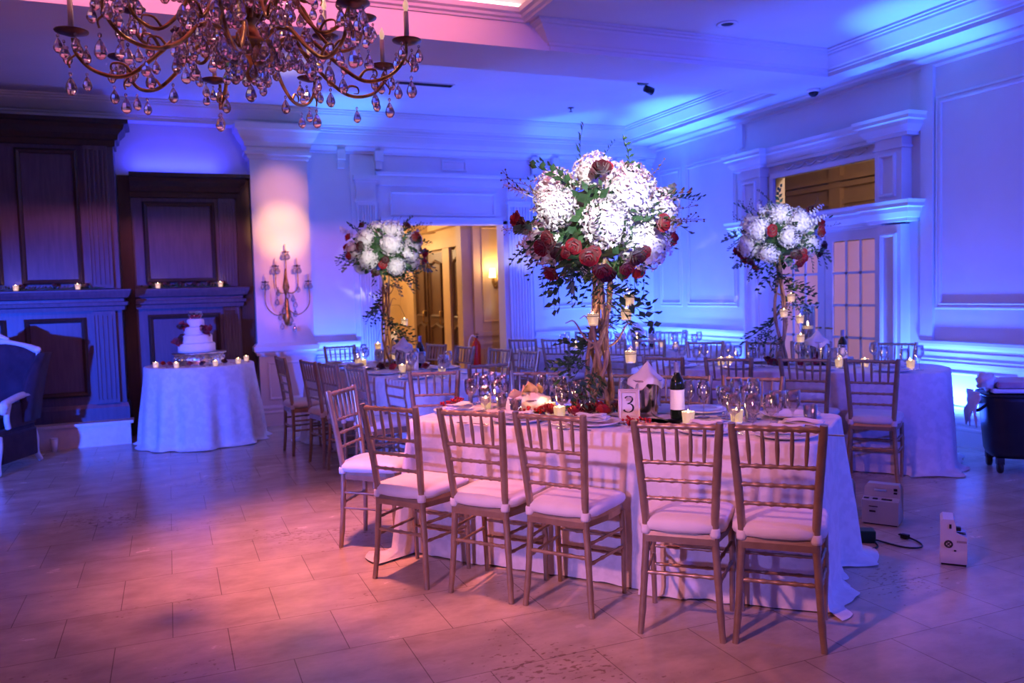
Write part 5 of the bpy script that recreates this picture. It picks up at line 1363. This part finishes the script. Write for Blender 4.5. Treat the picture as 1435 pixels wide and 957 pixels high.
# pink cove light of the dome
lamp('AREA', 'dome_light', (.3,3.7,4.10), (.3,3.7,0), 21, (1,.13,.32), 3.4, size_y=3.4)
lamp('SPOT', 'dome_spot', (.45,4.4,4.05), (.95,4.75,0), 1000, (1,.25,.21), .10, 49, 1.0)
lamp('SPOT', 'dome_spot_right', (2.3,4.3,4.0), (2.35,3.7,0), 140, (1,.24,.33), .10, 50, 1.0)
lamp('AREA', 'pink_face_fill', (.3,4.6,3.92), (.3,6.2,3.58), 16, (1,.20,.42), 4.2, size_y=.1).data.spread = R(60)  # unseen fill added to pink the beam face at the dome
sm = MB()
sm.span((DX0+.1,6.10,3.735),(DX1-.05,6.16,3.75)); sm.span((DX1-.07,DY0+.2,3.735),(DX1-.01,6.1,3.75)); sm.span((DX0+.02,DY0+.2,3.735),(DX0+.08,6.1,3.75))
o = sm.build('cove_light_strip', M_['dome_strip']); tag(o, 'warm light strip hidden behind the dome moulding', 'cove light')
# blue uplights along the walls
for i, (x, y, p) in enumerate(((6.12,5.15,330),(6.12,8.62,330),(1.95,9.62,300),(4.66,9.66,420),(5.75,9.40,300),(6.15,3.2,110))):
    lamp('SPOT', 'wall_uplight_%d' % i, (x,y,.22), (x+(.02 if x > 6 else .25 if i == 2 else 0), y+(0 if x > 6 else .06), 3.4), p, CYAN, .06, 110 if i == 2 else 160, .6)
for i, (x, y, p) in enumerate(((6.14,5.0,1300),(6.14,8.5,1300),(1.95,9.72,800),(4.7,9.74,900),(6.0,9.5,700))):
    lamp('SPOT', 'wall_beam_%d' % i, (x,y,.25), (x-(.30 if x > 6.1 else 0),y-(.25 if y > 9.4 else 0),3.4), p, (.05,.27,1.0), .05, 24, 1.0)
for y, ty in ((5.42,5.72),(8.14,7.86)): lamp('SPOT', 'door_uplight', (6.10,y,.25), (6.22,ty,3.0), 520, (.05,.27,1.0), .05, 16, 1.0)
lamp('AREA', 'cabinet_wall_fill', (.15,9.93,2.93), (.15,10.06,3.30), 7, (.03,.04,1.0), .9, size_y=.06)  # unseen light added to turn the wall above the cabinet blue
# blue wash lights and added fills
lamp('SPOT', 'wash_low_left', (-3.9,1.6,.95), (-.7,9.5,.35), 6600, (.02,.08,1.0), .08, 29, .9)
lamp('SPOT', 'wash_left_tables', (-4.0,1.9,1.25), (1.9,6.0,.82), 3000, (.07,.12,1.0), .07, 21, .8)
lamp('SPOT', 'pink_front_fill', (-1.7,1.4,3.35), (1.95,3.3,.45), 560, (1,.30,.36), .10, 31, .9)  # pink fill added to light the near cloth and chair backs
lamp('SPOT', 'violet_front_left', (-3.6,-.6,1.6), (1.7,3.7,.55), 900, (.30,.22,1.0), .08, 24, .9)
lamp('SPOT', 'back_wall_fill', (1.4,-2.8,2.3), (4.7,10.0,2.2), 1600, (.055,.06,1.0), .12, 25, .8)  # unseen blue light added to tint the back wall
lamp('SPOT', 'wash_right_front', (5.9,-1.6,2.2), (2.85,3.4,.45), 950, (.06,.09,1.0), .08, 25, .8)
lamp('SPOT', 'wash_right_wall', (4.2,-2.6,2.0), (6.4,6.2,2.1), 1500, (.04,.06,1.0), .12, 44, .7)
# warm beam on the pier, white pin spots on the flowers
for i, (z, p, c_) in enumerate(((2.66,3600,(1,.36,.30)),(2.24,7400,(1,.48,.17)),(1.85,3400,(1,.34,.28)),(1.4,1600,(1,.25,.34)))):
    lamp('SPOT', 'pier_spot_%d' % i, (1.7,-1.2,2.5), (1.25,9.8,z), p, c_, .05, 4.3, 1.0)
lamp('SPOT', 'pin_spot_wall', (.13,-.9,2.5), (4.85,10.06,1.40), 2300, (1,.95,.96), .04, 10, .5)
lamp('SPOT', 'pin_spot_left', (.7,-.9,2.3), (1.99,7.95,1.90), 3000, (1,.96,.95), .04, 4.6, .7)
lamp('SPOT', 'pin_spot_right', (1.2,-.9,2.4), (4.88,5.66,1.90), 2200, (1,.96,.95), .04, 5.4, .7)
# corridor, lobby, sconce
lamp('POINT', 'corridor_lamp', (2.9,12.4,2.3), None, 48, (1,.66,.34), .15); lamp('POINT', 'corridor_lamp', (3.0,14.2,2.2), None, 36, (1,.66,.34), .15)
for s in (-1,1): lamp('POINT', 'sconce_lamp', (4.31+s*.09,10.77,1.84), None, 4, (1,.62,.28), .03)
lamp('POINT', 'lobby_lamp', (7.0,6.3,3.2), None, 55, (1,.64,.40), .12)
lamp('POINT', 'chandelier_glow', (CX,CY,2.98), None, 19, (1,.62,.30), .06)
lamp('POINT', 'downlight_lamp', (1.0,8.05,3.55), None, 4, (1,.8,.7), .05)
LIGHTS = [tuple((o_.location if o_ else Vector()) + Vector(p_)) for o_, p_ in LIGHTS]
for p_ in LIGHTS: lamp('POINT', 'candle_light', p_, None, .65 if (p_[0]-2.3)**2+(p_[1]-4)**2 < 1.6 else .16, (1,.52,.24), .012)
wd = bpy.data.worlds.new('world'); SC.world = wd; wd.use_nodes = True
wd.node_tree.nodes['Background'].inputs['Color'].default_value = (.30,.16,.55,1); wd.node_tree.nodes['Background'].inputs['Strength'].default_value = .05
vs_ = SC.view_settings; vs_.view_transform = 'Standard'; vs_.look = 'None'; vs_.exposure = 0.0; vs_.gamma = 1; vs_.use_curve_mapping = False
SC.cycles.max_bounces = 8; SC.cycles.diffuse_bounces = 3; SC.cycles.glossy_bounces = 4; SC.cycles.transmission_bounces = 8; SC.cycles.transparent_max_bounces = 8
SC.cycles.caustics_reflective = False; SC.cycles.caustics_refractive = False; SC.cycles.sample_clamp_indirect = 4
SC.cycles.use_denoising = True

# ================================================================== labels
CH = {'f3': 'gold ballroom chair with ivory cushion, {o} on near side of number 3 table',
 'h3': 'gold ballroom chair seen sideways at the left end of the nearest table',
 'b3': 'gold ballroom chair, {o} on far side of number 3 table',
 'fr': 'gold ballroom chair, {o} on near side of the french door table',
 'br': 'gold ballroom chair, {o} on far side of the french door table',
 'f2': 'gold ballroom chair, {o} on near side of the far corner table',
 'b2': 'gold ballroom chair, {o} behind the far corner table against the walls',
 'l1': 'gold ballroom chair, {o} in the row left of the left table',
 'r1': 'gold ballroom chair, {o} on the right side of the left table',
 'e1': 'gold ballroom chair at the near end of the left table',
 'g1': 'gold ballroom chair between the left table and the nearest table',
 'a1': 'gold ballroom chair at the far end of the left table by the pier'}
for k, v in row.items(): label_row(v, CH[k], 'gold ballroom chairs around the banquet tables', 'chair')
for o in CHAIRS[ci[0]:]:
    for c_ in [x for x in COL.objects if x.parent == o]:
        for g in [x for x in COL.objects if x.parent == c_]: bpy.data.objects.remove(g)
        bpy.data.objects.remove(c_)
    bpy.data.objects.remove(o)
WHERE = {'t3': 'on the nearest table with the number 3', 'tr': 'on the right table before the french doors', 't2': 'on the far corner table', 't1': 'on the left table before the opening', 'cake': 'on the cake table', 'm': 'on the mantel of the tall left built-in', 'n': 'on the mantel behind the cake'}
KD = {'goblet': ('clear water goblet', 'glass', 'water goblets'), 'wine': ('stemmed wine glass', 'glass', 'wine glasses'), 'tumbler': ('short clear tumbler', 'glass', 'tumblers'), 'plate': ('white charger plate', 'plate', 'charger plates'),
 'votive': ('lit votive candle', 'candle', 'votive candles'), 'napkin': ('folded ivory napkin', 'napkin', 'folded napkins'), 'rose': ('red rose bloom lying', 'flower', 'loose roses'), 'fork': ('silver fork', 'fork', 'forks'), 'knife': ('silver knife', 'knife', 'knives')}
for (kind, tb), objs in REG.items():
    a, cat, g = KD[kind]
    label_row(objs, a + ' ' + WHERE[tb] + ', {o}', g + ' ' + WHERE[tb], cat)
